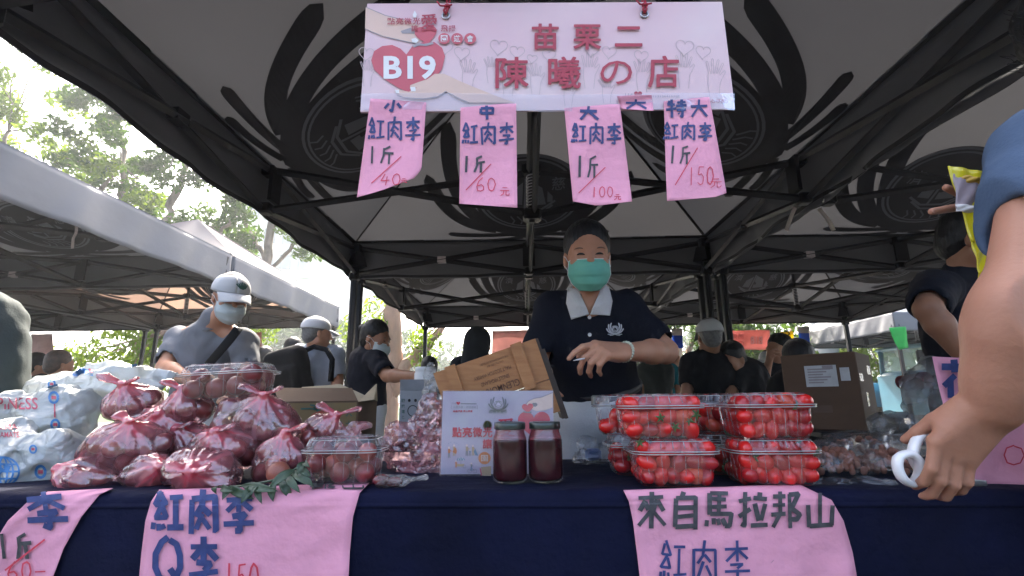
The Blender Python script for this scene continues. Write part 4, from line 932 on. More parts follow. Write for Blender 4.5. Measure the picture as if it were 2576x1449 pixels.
b.tube([(0, 0, 1.3), (.1, 0, 1.75)], .09, 5); o = b.build('calyx', M_CALYX, org=(0, 0, 0)); CAL = o.data; bpy.data.objects.remove(o)
def fill_tom(c, R, wd, dp, h, n, seed, label):
    rng = np.random.default_rng(seed); r = .0182
    def inside(P):
        z = np.clip(P[:, 2], r+.003, h*.86-r*.4); s_ = .87+.11*z/h; return np.stack([np.clip(P[:, 0], -wd/2*s_+r*1.06, wd/2*s_-r*1.06), np.clip(P[:, 1], -dp/2*s_+r*1.06, dp/2*s_-r*1.06), z], 1)
    P = pack(n, r*1.02, lambda q: inside(q+[0, -.0010 if rn == 'front' else 0, -.0004]), rng, 220)
    for p in P:
        k = int(rng.choice(3, p=(.68, .10, .22))); rr = r*rng.uniform(.9, 1.05)
        o = put(TOMS[k], 'plum_tomato', R@p+c, (rr*rng.uniform(.92, 1.06), rr*rng.uniform(.92, 1.06), rr*rng.uniform(.82, 1.1)), label, 'tomato', 'plum tomatoes in the clear boxes', rng)
        if rng.random() < .22: q = bpy.data.objects.new('calyx', CAL); COL.objects.link(q); q.parent = o
CW, CD, CH = .187, .145, .102
k = 0
for lvl, ln in ((0, 'lower'), (1, 'upper')):
    for row, rn in ((0, 'front'), (1, 'back')):
        for sd, sn in ((0, 'left'), (1, 'right')):
            xc = .345+.226*sd-.018*row-(.028 if lvl and not sd else 0)-(.0 if not row else .01); yc = 1.232+.165*row+(-.006 if lvl else 0); zc = TZ+.004+lvl*CH*.985
            lab = 'clear hinged box of plum tomatoes, %s %s of the stack, %s row' % (ln, sn, rn)
            c = np.array([xc, yc, zc]); t, R = clam(c, CW, CD, CH, .02*(k % 3-1), lab, 'boxes of tomatoes'); fill_tom(c, R, CW, CD, CH, 48 if row == 0 else 27, 60+k, 'shiny red plum tomato in the %s %s box of the %s row' % (ln, sn, rn)); k += 1
def fill_plum(c, R, wd, dp, h, n, seed, label, r=.0235):
    rng = np.random.default_rng(seed)
    def inside(P):
        z = np.clip(P[:, 2], r+.003, h*.86-r*.7); s_ = .87+.11*z/h; return np.stack([np.clip(P[:, 0], -wd/2*s_+r, wd/2*s_-r), np.clip(P[:, 1], -dp/2*s_+r, dp/2*s_-r), z], 1)
    for p in pack(n, r, inside, rng): put(PLUMS[int(rng.choice(2, p=(.6, .4)))], 'plum', R@p+c, r*rng.uniform(.95, 1.05), label, 'plum', 'plums in the clear boxes', rng)
c = B(576, 1003, 1.44); t, R = clam(c, .235, .15, .098, .05, 'clear box of large plums perched on top of the bag pile', None, tilt=-.05); fill_plum(c, R, .235, .15, .098, 13, 71, 'large dusky plum in the clear box on top of the pile', .027)
c = np.array([*B(862, 1213, 1.255)[:2], TZ+.004]); c[1] = 1.27; t, R = clam(c, .18, .13, .108, .03, 'clear lidded box of dark plums on the cloth beside the leafy sprig', None, ribs=True); fill_plum(c, R, .18, .13, .108, 13, 72, 'dark purple plum in the lidded box beside the sprig', .0235)

# ================================================================ jars of jam
M_GLASS = film('jar_glass', (.95, .95, .95), .012, .03, .10, .0, 5, crease=0)
M_JAM = pm('dark_plum_jam', (.020, .0015, .004), .16, .4, 40, spec=.10, rgb2=(.045, .003, .007))
M_LID = pm('dark_green_lid', (.018, .028, .024), .3, .2, 30, metal=.3, coat=.5)
M_JAMF = film('jam_smeared_glass', (.55, .08, .12), .34, .05, .2, .2, 60)
def jar(p, label):
    t = thing('jam_jar', p, label, 'jar', 'jars of plum jam')
    b = MB(); b.lathe([(.0, .0), (.034, .0), (.040, .004), (.0425, .012), (.0427, .094), (.041, .104), (.0375, .113), (.036, .118), (.036, .128)], p, 40); b.build('glass', M_GLASS, t)
    b = MB(); b.lathe([(0, .004), (.033, .004), (.039, .009), (.0412, .016), (.0414, .094), (.0405, .0985), (.0, .0985)], p, 40); b.build('jam', M_JAM, t)
    b = MB(); b.lathe([(.0405, .099), (.0395, .104), (.0365, .112), (.0350, .118), (.0350, .122)], p, 40); b.build('smear', M_JAMF, t)
    b = MB(); n_ = 60; pr2 = [(.0375, .1225), (.0385, .1225), (.0388, .124), (.0388, .136), (.0375, .139), (.034, .1395), (.033, .1385), (0, .1385)]; b.lathe(pr2, p, n_); b.build('lid', M_LID, t)
pj = WZ(1280, 1231, TZ+.004); jar(np.array([pj[0], 1.265, TZ+.003]), 'jar of dark red plum jam with a black-green lid, left of the pair')
pj2 = W(1374, 1229, 1.265); jar(np.array([pj2[0], 1.268, TZ+.003]), 'jar of dark red plum jam with a black-green lid, right of the pair')

# ================================================================ standing notice
M_NOT = pm('notice_print_pale', (.46, .38, .50), .4, .1, 9, rgb2=(.54, .51, .57), spec=.4)
M_ACR = film('acrylic_sheet', (.95, .95, .97), .02, .03, .12, .0, 5, crease=0)
nt_ = [pm('notice_red', (.55, .03, .06), .5, .1, 20), pm('notice_rose', (.62, .10, .13), .5, .1, 20), pm('notice_skin', (.80, .60, .52), .5, .05, 20), pm('notice_grey', (.25, .24, .26), .5, .1, 20), pm('notice_orange', (.62, .20, .06), .5, .1, 20), pm('notice_tan', (.50, .36, .22), .5, .1, 20), pm('notice_blue', (.16, .26, .38), .5, .1, 20), M_SWHT]
NY = 1.375
def nq(x, y): return 1086.2+x*.2734, 849.8+y*.2734
def NF(h): return lambda x, y: np.array(W(*nq(x, -y), NY-h-.0))
no = thing('notice_stand', W(*nq(600, 1335), NY), 'pale printed charity notice in a clear stand behind the jam jars', 'notice')
b = MB(); q4 = [np.array(W(*nq(*p), NY)) for p in ((80, 1330), (1122, 1330), (1115, 487), (104, 492))]; q4[0][2] = q4[1][2] = TZ+.005
b.add(np.array(q4+[p+[0, .03, 0] for p in q4]), [(0, 1, 2, 3), (7, 6, 5, 4), (0, 4, 5, 1), (1, 5, 6, 2), (2, 6, 7, 3), (3, 7, 4, 0)], 0)
def npoly(pts, mi, h=.0012): b.poly([(a, -c) for a, c in pts], NF(h), mi)
def nline(pts, wd, mi, h=.0014): b.stroke([(a, -c) for a, c in pts], wd, NF(h), mi)
def ntext(t, x0, y0, x1, y1, mi, bold=.012, h=.002): b.text(t, (x0, -y1, x1, -y0), NF(h), mi, bold)
ntext('114', 186, 594, 220, 612, 4, 0); npoly(heart(243, 602, 18), 1); ntext('大愛共善・戒慎虔誠', 196, 628, 408, 650, 4, 0); nline([(186, 624), (180, 624), (180, 652), (186, 652)], 3, 4); nline([(414, 624), (420, 624), (420, 652), (414, 652)], 3, 4)
ntext('與善傳愛 募心募愛', 196, 666, 376, 686, 1, .02); nline([(265, 606), (412, 608)], 9, 4)
emblem(b, lambda x, y, h: NF(.001+h*.15)(612+x, -612+y), 30, 4, 0, 118)
for i, ch in enumerate('慈濟基金會'): ntext(ch, 526+i*35, 668, 556+i*35, 694, 4, .008)
npoly([(870, 610), (890, 585), (940, 560), (1010, 548), (1112, 505), (1112, 640), (1040, 668), (960, 672), (930, 660)], 3); nline([(866, 610), (890, 582), (940, 558), (1010, 546), (1112, 505)], 5, 4); npoly([(925, 600), (960, 597), (975, 615), (958, 634), (925, 634)], 4, .0018)
npoly(heart(940, 790, 148), 2, .0024); npoly(heart(882, 645, 52, -.1), 2, .003); npoly([(838, 676), (880, 680), (920, 678), (915, 694), (850, 690)], 4, .0036)
for i, ch in enumerate('點亮微光讓愛'):
    x0_, y0_, w_ = ((190, 824, 84), (284, 824, 84), (378, 824, 84), (472, 824, 84), (470, 932, 82), (604, 742, 158))[i]
    for k_, (ox, oy) in enumerate(((-2.5, 0), (2.5, 0), (0, -2.5), (0, 2.5))): ntext(ch, x0_+ox, y0_+oy, x0_+w_+ox, y0_+w_*1.06+oy, 1, 0, .003+.0002*k_); npoly([(512+40*math.cos(a), 808+46*math.sin(a)) for a in np.linspace(0, 6.1, 24)], 6, .0016); npoly([(512, 770), (528, 806), (520, 830), (504, 830), (496, 806)], 8, .0022)
npoly([(485+57*math.cos(a), 1107+57*math.sin(a)) for a in np.linspace(0, 6.1, 30)], 5, .0016); ntext('園', 455, 1080, 515, 1136, 8, .0, .0026); npoly([(452, 1190), (545, 1180), (545, 1292), (466, 1290)], 6, .0016); nline([(445, 1200), (462, 1290)], 10, 2)
def fig(x, y, s, ct, cl):
    npoly([(x+7*s*math.cos(a), y-38*s+8*s*math.sin(a)) for a in np.linspace(0, 6.1, 10)], 3); nline([(x, y-30*s), (x+2*s, y)], 17*s, ct); nline([(x-3*s, y), (x-5*s, y+36*s)], 7*s, cl); nline([(x+4*s, y), (x+7*s, y+36*s)], 7*s, cl); nline([(x+3*s, y-24*s), (x+20*s, y-12*s)], 5*s, ct)
fig(158, 1060, 1.25, 5, 4); fig(205, 1040, 1.3, 6, 6); npoly([(190, 1050), (215, 1005), (232, 1040), (225, 1070)], 5, .0018); fig(322, 1040, 1.3, 6, 4); fig(350, 1060, .7, 7, 4); fig(378, 1040, 1.2, 6, 6); npoly([(385, 1045), (400, 1020), (428, 1085), (400, 1080)], 7, .0018)
npoly([(230, 1130)]+[(268+38*math.cos(a), 1128-30*math.sin(a)) for a in np.linspace(3.1, .05, 10)], 7); 
for k in (-20, 0, 20): nline([(268+k*.6, 1100), (268+k*1.3, 1128)], 6, 8, .002)
nline([(268, 1128), (268, 1165)], 4, 4); npoly([(222, 1160), (302, 1160), (296, 1184), (228, 1184)], 6); nline([(300+14*math.cos(a), 1184+14*math.sin(a)) for a in np.linspace(0, 6.28, 14)], 3, 4); fig(222, 1165, .8, 5, 5)
for k in (348, 396): nline([(k+18*math.cos(a), 1226+18*math.sin(a)) for a in np.linspace(0, 6.28, 16)], 3.5, 4)
fig(364, 1190, .9, 4, 7)
nline([(348, 1226), (366, 1198), (396, 1226)], 3.5, 4)
for k in range(6): nline([(150+k*19, 975-14*math.sin(k*2.3)), (158+k*19, 970-14*math.sin(k*2.3))], 4, 7)
b.build('board', [M_NOT]+nt_, no)
b = MB(); q5 = [np.array(W(*nq(*p), NY-.008)) for p in ((74, 1333), (1126, 1333), (1119, 484), (98, 488))]; q5[0][2] = q5[1][2] = TZ+.003
b.add(np.array(q5+[p+[0, .003, 0] for p in q5]), [(0, 1, 2, 3), (7, 6, 5, 4), (0, 4, 5, 1), (1, 5, 6, 2), (2, 6, 7, 3), (3, 7, 4, 0)], 0)
for i in range(4): b.tube([q5[i], q5[(i+1) % 4]], .0016, 6)
b.build('cover', M_ACR, no)

# ================================================================ wooden bottle crate
M_WOOD = pm('varnished_pine', (.30, .115, .030), .5, .3, 7, .15, 60, stretch=(2, 6, 14), rgb2=(.38, .165, .05))
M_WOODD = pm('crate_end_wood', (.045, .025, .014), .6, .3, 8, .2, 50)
M_BURN = pm('burnt_lettering', (.11, .045, .02), .7, .2, 40)
cr = thing('wooden_crate', B(1250, 1100, 1.56), 'tilted wooden bottle crate with burnt lettering upside down, behind the notice', 'crate')
ex, ey = np.array([930, -320])/983.5, np.array([320, 930])/983.5; CY = 1.50
def cq(a, bb, h=0.): z = np.array([20, 330])+ex*a+ey*bb; return np.array(W(*nq(*z), CY-h))
def plank(a0, b0, a1, b1, h0, h1, mi, mb):
    V = [cq(a0, b0), cq(a1, b0), cq(a1, b1), cq(a0, b1)]; V = [p-[0, h1, 0] for p in V]+[p-[0, h0, 0] for p in V]
    mb.add(V, [(3, 2, 1, 0), (4, 5, 6, 7), (0, 1, 5, 4), (1, 2, 6, 5), (2, 3, 7, 6), (3, 0, 4, 7)], mi)
b = MB(); plank(0, 0, 985, 390, 0, .012, 0, b); b.build('front_panel', M_WOOD, cr)
for a0, a1 in ((118, 215), (745, 850)): b = MB(); plank(a0, -14, a1, 425, .012, .026, 0, b); b.build('batten', M_WOOD, cr)
b = MB(); plank(6, 398, 985, 700, -.004, .010, 0, b); b.build('lower_board', M_WOOD, cr)
b = MB(); plank(0, 0, 985, 14, -.10, -.002, 0, b); plank(0, 690, 985, 704, -.10, -.006, 0, b); plank(0, 14, 16, 690, -.10, -.006, 0, b); b.build('side', M_WOOD, cr)
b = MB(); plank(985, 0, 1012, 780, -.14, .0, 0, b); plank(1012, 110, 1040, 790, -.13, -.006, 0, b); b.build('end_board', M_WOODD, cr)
b = MB(); fw = lambda x, y: cq(-x, y, .0145)
for tx, a0, b0, a1, b1, bo in (('GLENMORANGIE', 225, 292, 720, 356, .004), ('SINGLE HIGHLAND', 375, 222, 650, 258, .006), ('MALT SCOTCH WHISKY', 330, 152, 690, 186, .0), ('DISTILLED BY', 480, 88, 640, 106, 0), ('THE GLENMORANGIE DISTILLERY', 420, 56, 700, 74, 0)):
    b.text(tx, (-a1, b0, -a0, b1), fw, 0, bo)
V = b.v; b.build('lettering', M_BURN, cr)
# ================================================================ small things on the stall
M_LEAF = pm('sprig_leaf', (.022, .05, .020), .4, .35, 30, trl=.12, rgb2=(.06, .095, .05))
sp = thing('leafy_sprig', B(660, 1225, 1.17), 'cut sprig of long dark green leaves lying at the table edge', 'leafy sprig')
st_ = [B(548, 1226, 1.19), B(620, 1222, 1.175), B(690, 1208, 1.17), B(740, 1182, 1.17), B(772, 1160, 1.18)]
b = MB(); b.tube(st_, [.002, .003, .003, .0025, .002], 6); b.build('stem', M_LEAF, sp)
rng = np.random.default_rng(17)
LV = [(552, 1224, 545, 1243, .8), (575, 1224, 640, 1255, 1), (590, 1225, 560, 1258, 1), (610, 1222, 700, 1236, 1), (640, 1222, 606, 1268, 1), (650, 1220, 660, 1268, .8), (665, 1218, 632, 1250, .8), (690, 1212, 688, 1262, 1), (705, 1205, 735, 1255, 1), (722, 1195, 756, 1240, .9), (735, 1188, 790, 1224, 1.1), (742, 1182, 678, 1228, 1.1), (755, 1174, 784, 1200, .9), (768, 1163, 748, 1196, .9), (770, 1164, 782, 1178, .6), (560, 1226, 590, 1236, .8)]
for (x0, y0, x1, y1, s) in LV:
    a, c = B(x0, y0, 1.172), B(x1, y1, 1.145+rng.uniform(-.012, .02)); d = c-a; L = np.linalg.norm(d); d /= L; sd = unit(np.cross(d, [rng.uniform(-.4, .4), -1, rng.uniform(.1, .6)])); nr = np.cross(sd, d)
    lf = MB(); lf.grid(lambda u, v: a+d*L*v+sd*(u-.5)*.019*s*math.sin(math.pi*min(1, v*.97+.03))**.8+nr*(.010*math.sin(math.pi*v)+.006*abs(u-.5)), 4, 10, 0, thick=.0004); lf.build('leaf', M_LEAF, sp)
# wrapped sweet
cn = thing('wrapped_fruit', B(990, 1222, 1.2), 'small dark red candied fruit half wrapped in twisted clear film', 'sweet')
cz = TZ+.016
xa, xb = W(935, 1215, 1.2)[0], W(1050, 1215, 1.2)[0]
b = MB(); b.ell((xa+.022, 1.205, cz+.001), (.023, .015, .0145)); b.ell((xa+.05, 1.205, cz-.002), (.022, .012, .012)); b.build('fruit', pm('candied_red', (.14, .008, .014), .15, .3, 30, coat=.8), cn)
F_ = SDF((xa-.02, 1.17, TZ-.005), (xb+.04, 1.24, TZ+.05), .0022); F_.cone((xa+.02, 1.205, cz), (xa+.07, 1.205, cz), .015, .012, k=.004); F_.cone((xa+.07, 1.205, cz), (xb-.008, 1.205, cz+.004), .012, .003, k=.006); F_.cone((xb-.01, 1.205, cz+.004), (xb+.02, 1.2, cz+.008), .003, .007, k=.004, sq=((0, 1, 0), .3))
F_.warp(lambda Q: .0022*np.abs(vnoise(Q*[.5, 1, 1], 190, 2.))-.001); F_.to(b2 := MB()); b2.build('wrapper', film('sweet_wrapper', (.85, .8, .78), .10, .06, .4, .8, 90), cn)
# clear bags
crumple(B(1500, 1136, 1.62), [((0, 0, -.012), (.075, .05, .03)), ((-.03, 0, .012), (.035, .03, .03)), ((.04, 0, .005), (.04, .03, .025))], .014, 41, 'plastic_bag', 'crumpled clear plastic bag lying just left of the stacked tomato boxes', 'plastic bag', M_CLEAR, 'clear plastic bags on the stall', .005, 34)
b = MB(); q = B(1492, 1143, 1.63); b.box(q, (.05, .03, .035), bev=.008); tag(b.build('bottle_cap', pm('blue_grey_cap', (.10, .16, .32), .4)), 'blue-grey plastic cap inside the crumpled clear bag beside the tomatoes', 'cap')
crumple(B(2140, 1222, 1.24), [((0, 0, -.014), (.115, .05, .022)), ((.05, -.01, -.006), (.05, .03, .024)), ((-.05, -.01, -.004), (.04, .03, .02))], .013, 42, 'plastic_bag', 'clear plastic bag sagging over the table edge right of the tomato boxes', 'plastic bag', M_CLEAR, 'clear plastic bags on the stall', .005, 30)
crumple(B(2310, 1060, 1.85), [((0, 0, -.07), (.17, .08, .07)), ((.05, 0, .06), (.075, .06, .14)), ((.07, 0, .17), (.04, .04, .06)), ((-.08, 0, -.02), (.09, .07, .05))], .02, 43, 'plastic_bag', 'tall greyish clear plastic bag standing behind the pink sign at the right', 'plastic bag', film('grey_bag_film', (.3, .3, .3), .34, .2, .12, .6, 25, 'gather'), 'clear plastic bags on the stall', .009, 22)
crumple(B(1086, 955, 2.0), [((0, 0, 0), (.03, .03, .07)), ((.01, 0, -.06), (.04, .03, .04))], .012, 44, 'plastic_bag', 'limp clear plastic bag drooping behind the left end of the wooden crate', 'plastic bag', M_CLEAR, 'clear plastic bags on the stall', .006, 34)
# peanuts
M_NUT = pm('peanut_skin', (.26, .085, .050), .6, .35, 60, rgb2=(.36, .15, .09))
b = MB(); b.ell((0, 0, 0), (1, .72, .72), nu=10, nv=8); o = b.build('peanut', M_NUT, org=(0, 0, 0)); NUT = o.data; bpy.data.objects.remove(o)
def nutbag(x, y, Y, rx, ry, hz, n, seed, lb, pl):
    rng = np.random.default_rng(seed); c = B(x, y, Y); c[2] = TZ+.008
    F_ = SDF(c-[rx+.05, ry+.05, .03], c+[rx+.05, ry+.05, hz+.06], .005)
    for k in range(n):
        a, r = rng.uniform(0, 6.28), math.sqrt(rng.random()); p = c+[rx*r*math.cos(a), ry*r*math.sin(a), hz*(1-r*r)*rng.uniform(.75, 1)+.004]; put(NUT, 'peanut', p, .0105*rng.uniform(.85, 1.15), pl, 'peanut', 'peanuts in clear bags', rng)
    F_.ell(c+[0, 0, hz*.4], (rx+.016, ry+.016, hz*.75+.014), k=.02); F_.cone(c+[rx*.6, ry*.6, hz*.6], c+[rx*1.1, ry*1.3, hz+.02], .03, .012, k=.02, sq=((0, 1, .6), .4))
    F_.warp(lambda Q: .006*np.abs(vnoise(Q, 42, seed))-.002+.0025*vnoise(Q, 110, seed)); V, Fc = F_.mesh(); m2 = MB(); m2.add(V, Fc.tolist(), 0, False)
    tag(m2.build('peanut_bag', M_CLEAR, attr=('gather', np.zeros(len(V)))), lb, 'bag of peanuts', 'clear bags of peanuts')
nutbag(2095, 1175, 1.36, .10, .06, .055, 120, 1, 'clear bag of reddish peanuts beside the right tomato boxes', 'reddish peanut in the clear bag beside the right tomato boxes')
nutbag(2225, 1172, 1.36, .07, .06, .052, 80, 2, 'clear bag of peanuts nearest the customer\'s hand', 'reddish peanut in the clear bag nearest the customer\'s hand')
nutbag(2165, 1130, 1.62, .14, .05, .06, 70, 3, 'clear bag of peanuts at the back under the brown cartons', 'reddish peanut in the back bag under the brown cartons')

# ================================================================ cartons behind the table
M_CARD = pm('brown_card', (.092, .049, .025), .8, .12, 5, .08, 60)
M_CARDD = pm('carton_print_ochre', (.17, .11, .042), .75, .15, 6)
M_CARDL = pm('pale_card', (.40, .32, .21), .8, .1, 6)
M_CARDW = pm('white_card', (.30, .30, .31), .7, .1, 6)
M_LABEL = pm('paper_label', (.5, .5, .5), .7, .1, 30)
M_DKG = pm('print_dark_green', (.03, .09, .07), .7, .2, 20)
st = thing('folding_table', (2.1, 2.3, 0), 'low black folding stand holding the brown carton behind the tomato boxes', 'stand')
zt_ = W(2110, 1088, 2.0)[2]
b = MB(); b.box((1.72, 2.3, zt_-.012), (1.1, .5, .022), bev=.004); b.build('top', M_PLAST, st)
for x in (1.28, 2.2):
    for y in (2.1, 2.5): b = MB(); b.box((x, y, (zt_-.02)/2), (.025, .025, zt_-.02)); b.build('leg', M_PLAST, st)
def carton(name, c, sz, rz, label, mt=None, cat='carton', rx=0.):
    t = thing(name, c, label, cat, 'cartons stored behind the stall'); R = rotz(rz)@roty(rx)
    b = MB(); b.box(np.array(c)+R@np.array([0, 0, sz[2]/2]), sz, R=R, bev=.004); b.build('body', mt or M_CARD, t); return t, R
cx_ = W(2164, 985, 2.05); zc1 = W(2156, 884, 2.05)[2]
cb = np.array([cx_[0]-.0, 2.05+.20, zt_]); hh_ = zc1-zt_
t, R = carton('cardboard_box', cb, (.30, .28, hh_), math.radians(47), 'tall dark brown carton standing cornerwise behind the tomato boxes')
fl_ = lambda u, v, h=.002: cb+R@np.array([-.15+.0+.30*u, -.14-h, v])          # face turned to the left
fr_ = lambda u, v, h=.002: cb+R@np.array([-.15-h, .14-.28*u, v])
b = MB(); b.add([fr_(*q) for q in ((.32, hh_*.56), (.74, hh_*.56), (.74, hh_*.84), (.32, hh_*.84))], [(0, 1, 2, 3)]); b.add([fr_(*q) for q in ((.78, hh_*.63), (.90, hh_*.63), (.90, hh_*.80), (.78, hh_*.80))], [(0, 1, 2, 3)]); 
for k in range(6): b.stroke([(.36, hh_*(.79-.035*k)), (.66-.05*(k % 3), hh_*(.79-.035*k))], .006, lambda x, y: fr_(x, y, .004), 1)
b.stroke([(.56, hh_*.81), (.70, hh_*.81)], .016, lambda x, y: fr_(x, y, .004), 1); b.build('label', [M_LABEL, M_SGRY], t)
b = MB()
for q in (((.30, .30), (.44, .30), (.44, .48), (.30, .48)), ((.62, .72), (.86, .72), (.86, .84), (.62, .84)), ((.02, .62), (.26, .62), (.26, .72), (.02, .72))): b.add([fl_(u, v*hh_) for u, v in q], [(0, 1, 2, 3)])
b.build('tape', film('brown_tape', (.5, .4, .3), .35, .12, .3, .3, 40), t)
b = MB()
for k in range(3): b.stroke([(.40, hh_*(.30-.03*k)), (.80, hh_*(.30-.03*k))], .008, lambda x, y: fl_(x, y), 0)
b.stroke([(.36, hh_*.27), (.62, hh_*.27)], .03, lambda x, y: fr_(x, y), 0); b.build('print', pm('faded_print', (.10, .06, .04), .8), t)
t, R2 = carton('cardboard_box', np.array([*W(2240, 1090, 1.95)[:2], TZ-.0+.02]), (.22, .12, .035), -.1, 'flattened low brown carton at the foot of the tall one')
# left side table with tomato carton and white carton
fz = .775
st = thing('folding_table', (-1.2, 2.35, 0), 'dark side table behind the stall under the tomato carton', 'stand')
b = MB(); b.box((-.95, 2.38, fz-.015), (1.5, .5, .03), bev=.006); b.build('top', M_PLAST, st)
for x in (-1.65, -.25):
    for y in (2.2, 2.58): b = MB(); b.box((x, y, fz/2-.02), (.03, .03, fz-.04)); b.build('leg', M_PLAST, st)
def cq6(x, y): return 638.9+x*.2513, 881.7+y*.2513
TY = 2.2; x0 = W(*cq6(235, 700), TY)[0]; x1 = W(*cq6(1032, 700), TY)[0]; zt2 = W(*cq6(700, 515), TY)[2]
t = thing('open_carton', ((x0+x1)/2, TY+.13, fz), 'open tomato carton with raised flaps and a printed tomato behind the pile', 'carton', 'cartons stored behind the stall')
b = MB(); hb = zt2-fz; xm = (x0+x1)/2
for c_, s_ in (((xm, TY, fz+hb/2), (x1-x0, .005, hb)), ((xm, TY+.28, fz+hb/2), (x1-x0, .005, hb)), ((x0, TY+.14, fz+hb/2), (.005, .275, hb)), ((x1+.0, TY+.14, fz+hb/2), (.005, .275, hb)), ((xm, TY+.14, fz+.003), (x1-x0, .275, .005))): b.box(c_, s_)
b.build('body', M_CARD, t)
b = MB(); b.add([(x0+.004, TY-.004, fz+.004), (x1-.004, TY-.004, fz+.004), (x1-.004, TY-.004, zt2-.004), (x0+.004, TY-.004, zt2-.004)], [(0, 1, 2, 3)])
C6 = lambda h: (lambda x, y: np.array(W(*cq6(x, -y), TY-h)))
b.poly([(x, -y) for x, y in [(560, 690), (570, 650), (610, 620), (680, 600), (740, 625), (768, 660), (765, 720), (740, 760), (590, 740)]], C6(.006), 1)
for pts in ([(680, 600), (640, 555), (560, 545)], [(660, 600), (560, 580), (470, 585)], [(690, 605), (760, 590), (800, 600)], [(640, 610), (600, 570), (640, 550), (720, 570)]): b.stroke([(x, -y) for x, y in pts], 16, C6(.0075), 2)
b.text('大', (916, -662, 985, -585), C6(.0075), 2, .02); b.text('大', (916, -780, 985, -700), C6(.0075), 2, .02); b.poly([(822+22*math.cos(a), -735+22*math.sin(a)) for a in np.linspace(0, 6.1, 16)], C6(.0075), 3)
b.build('print', [M_CARDD, pm('print_tomato_red', (.28, .05, .03), .7), M_DKG, M_PLAST], t)
def flap(nm, pts, mt): m2 = MB(); P = np.array(pts, float); n_ = unit(np.cross(P[1]-P[0], P[2]-P[0]))*.004; m2.add(np.vstack([P, P+n_]), [(0, 1, 2, 3), (7, 6, 5, 4), (0, 4, 5, 1), (1, 5, 6, 2), (2, 6, 7, 3), (3, 7, 4, 0)]); m2.build(nm, mt, t)
flap('flap', [(x0, TY, zt2), (x1, TY, zt2), W(*cq6(982, 382), TY+.10), W(*cq6(200, 382), TY+.10)], M_CARD)
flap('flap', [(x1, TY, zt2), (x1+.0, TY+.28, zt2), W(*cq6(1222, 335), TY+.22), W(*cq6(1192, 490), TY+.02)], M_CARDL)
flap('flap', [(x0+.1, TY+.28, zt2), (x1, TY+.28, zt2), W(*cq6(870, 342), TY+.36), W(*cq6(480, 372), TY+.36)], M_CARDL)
GY = 2.25; g0, g1 = W(*cq6(1452, 600), GY)[0], W(*cq6(1745, 600), GY)[0]; gz = W(*cq6(1600, 400), GY)[2]; gt = W(*cq6(1600, 290), GY)[2]
t = thing('white_carton', ((g0+g1)/2, GY+.1, fz), 'whitish carton with a printed circle and green lettering beside the tomato carton', 'carton', 'cartons stored behind the stall')
b = MB(); b.box(((g0+g1)/2, GY+.1, (fz+gz)/2), (g1-g0, .2, gz-fz), bev=.003); b.build('body', M_CARDW, t)
b = MB(); b.box(((g0+g1)/2, GY+.003, (gz+gt)/2), (g1-g0, .004, gt-gz)); b.build('flap', pm('grey_card', (.22, .22, .23), .8), t)
b = MB(); G6 = lambda x, y: np.array(W(*cq6(x, -y), GY-.004))
for x in (1555, 1617): b.poly([(x+14*math.cos(a), -500+16*math.sin(a)) for a in np.linspace(0, 6.1, 14)], G6, 0)
b.stroke([(1590+50*math.cos(a), -605+54*math.sin(a)) for a in np.linspace(0, 6.28, 26)], 8, G6, 0)
for i, ch in enumerate('國際環保'): b.text(ch, (1478, -520-i*55, 1510, -486-i*55), G6, 1, .02)
b.build('print', [M_PLAST, M_DKG], t)
b = MB(); q = W(1070, 945, 2.4); b.lathe([(0, 0), (.05, 0), (.052, .10), (.047, .108), (.05, .112), (.05, .13), (0, .132)], (q[0], q[1], q[2]-.09), 28); tag(b.build('plastic_tub', M_SWHT), 'white round plastic tub that the woman with the bun reaches into', 'tub')
b = MB(); p0, p1 = B(2268, 962, 2.0), B(2322, 958, 1.9); b.tube([p0, p1], [.026, .03], 20); b.tube([p1, p1+(p1-p0)*.12], [.033, .033], 20); tag(b.build('paper_roll', pm('dull_red_roll', (.20, .035, .05), .5)), 'dull red roll poking out between the carton and the grey plastic bag', 'roll')

# ================================================================ banners and flags on the far tent edges
def hang(name, pts, Y, label, cat, mats, extra=None, group=None):
    b = MB(); P = [np.array(W(x, y, Y)) for x, y in pts]
    b.grid(lambda u, v: (1-v)*((1-u)*P[0]+u*P[1])+v*((1-u)*P[3]+u*P[2])+np.array([0, .02*math.sin(u*5+v*3), 0]), 10, 8, 0, thick=.002)
    if extra: extra(b, Y)
    tag(b.build(name, mats), label, cat, group)
M_FPINK = pm('banner_print_pink', (.62, .30, .28), .6, .15, 3, trl=.35)
M_FB, M_FY, M_FG, M_FW = pm('flag_blue', (.012, .06, .42), .6, .1, trl=.4), pm('flag_yellow', (.72, .58, .02), .6, .1, trl=.45), pm('flag_green', (.02, .30, .07), .6, .1, trl=.45), pm('flag_white', (.45, .42, .40), .6, .1, trl=.3)
M_FD = pm('flag_ink', (.10, .08, .06), .7)
def bn(b, Y):
    f_ = lambda x, y: np.array(W(x, -y, Y-.03))
    b.text('B18', (1888, -866, 1918, -846), lambda x, y: f_(1888+1918-x, y), 1, .02); b.text('苗栗', (1838, -852, 1872, -838), lambda x, y: f_(1838+1872-x, y), 2, .01); b.text('の店', (1838, -872, 1872, -856), lambda x, y: f_(1838+1872-x, y), 2, .01)
hang('shop_banner', [(1822, 832), (1935, 830), (1938, 880), (1826, 880)], 7.0, 'pink banner seen from behind on the far tent edge, reversed white B18', 'banner', [M_FPINK, M_SIGN, pm('banner_faint_red', (.5, .16, .16), .6, trl=.3)], bn, 'far pink banners')
def bl2(b, Y): b.text('B20', (640, -878, 656, -864), lambda x, y: np.array(W(x, -y, Y-.03)), 1, .02)
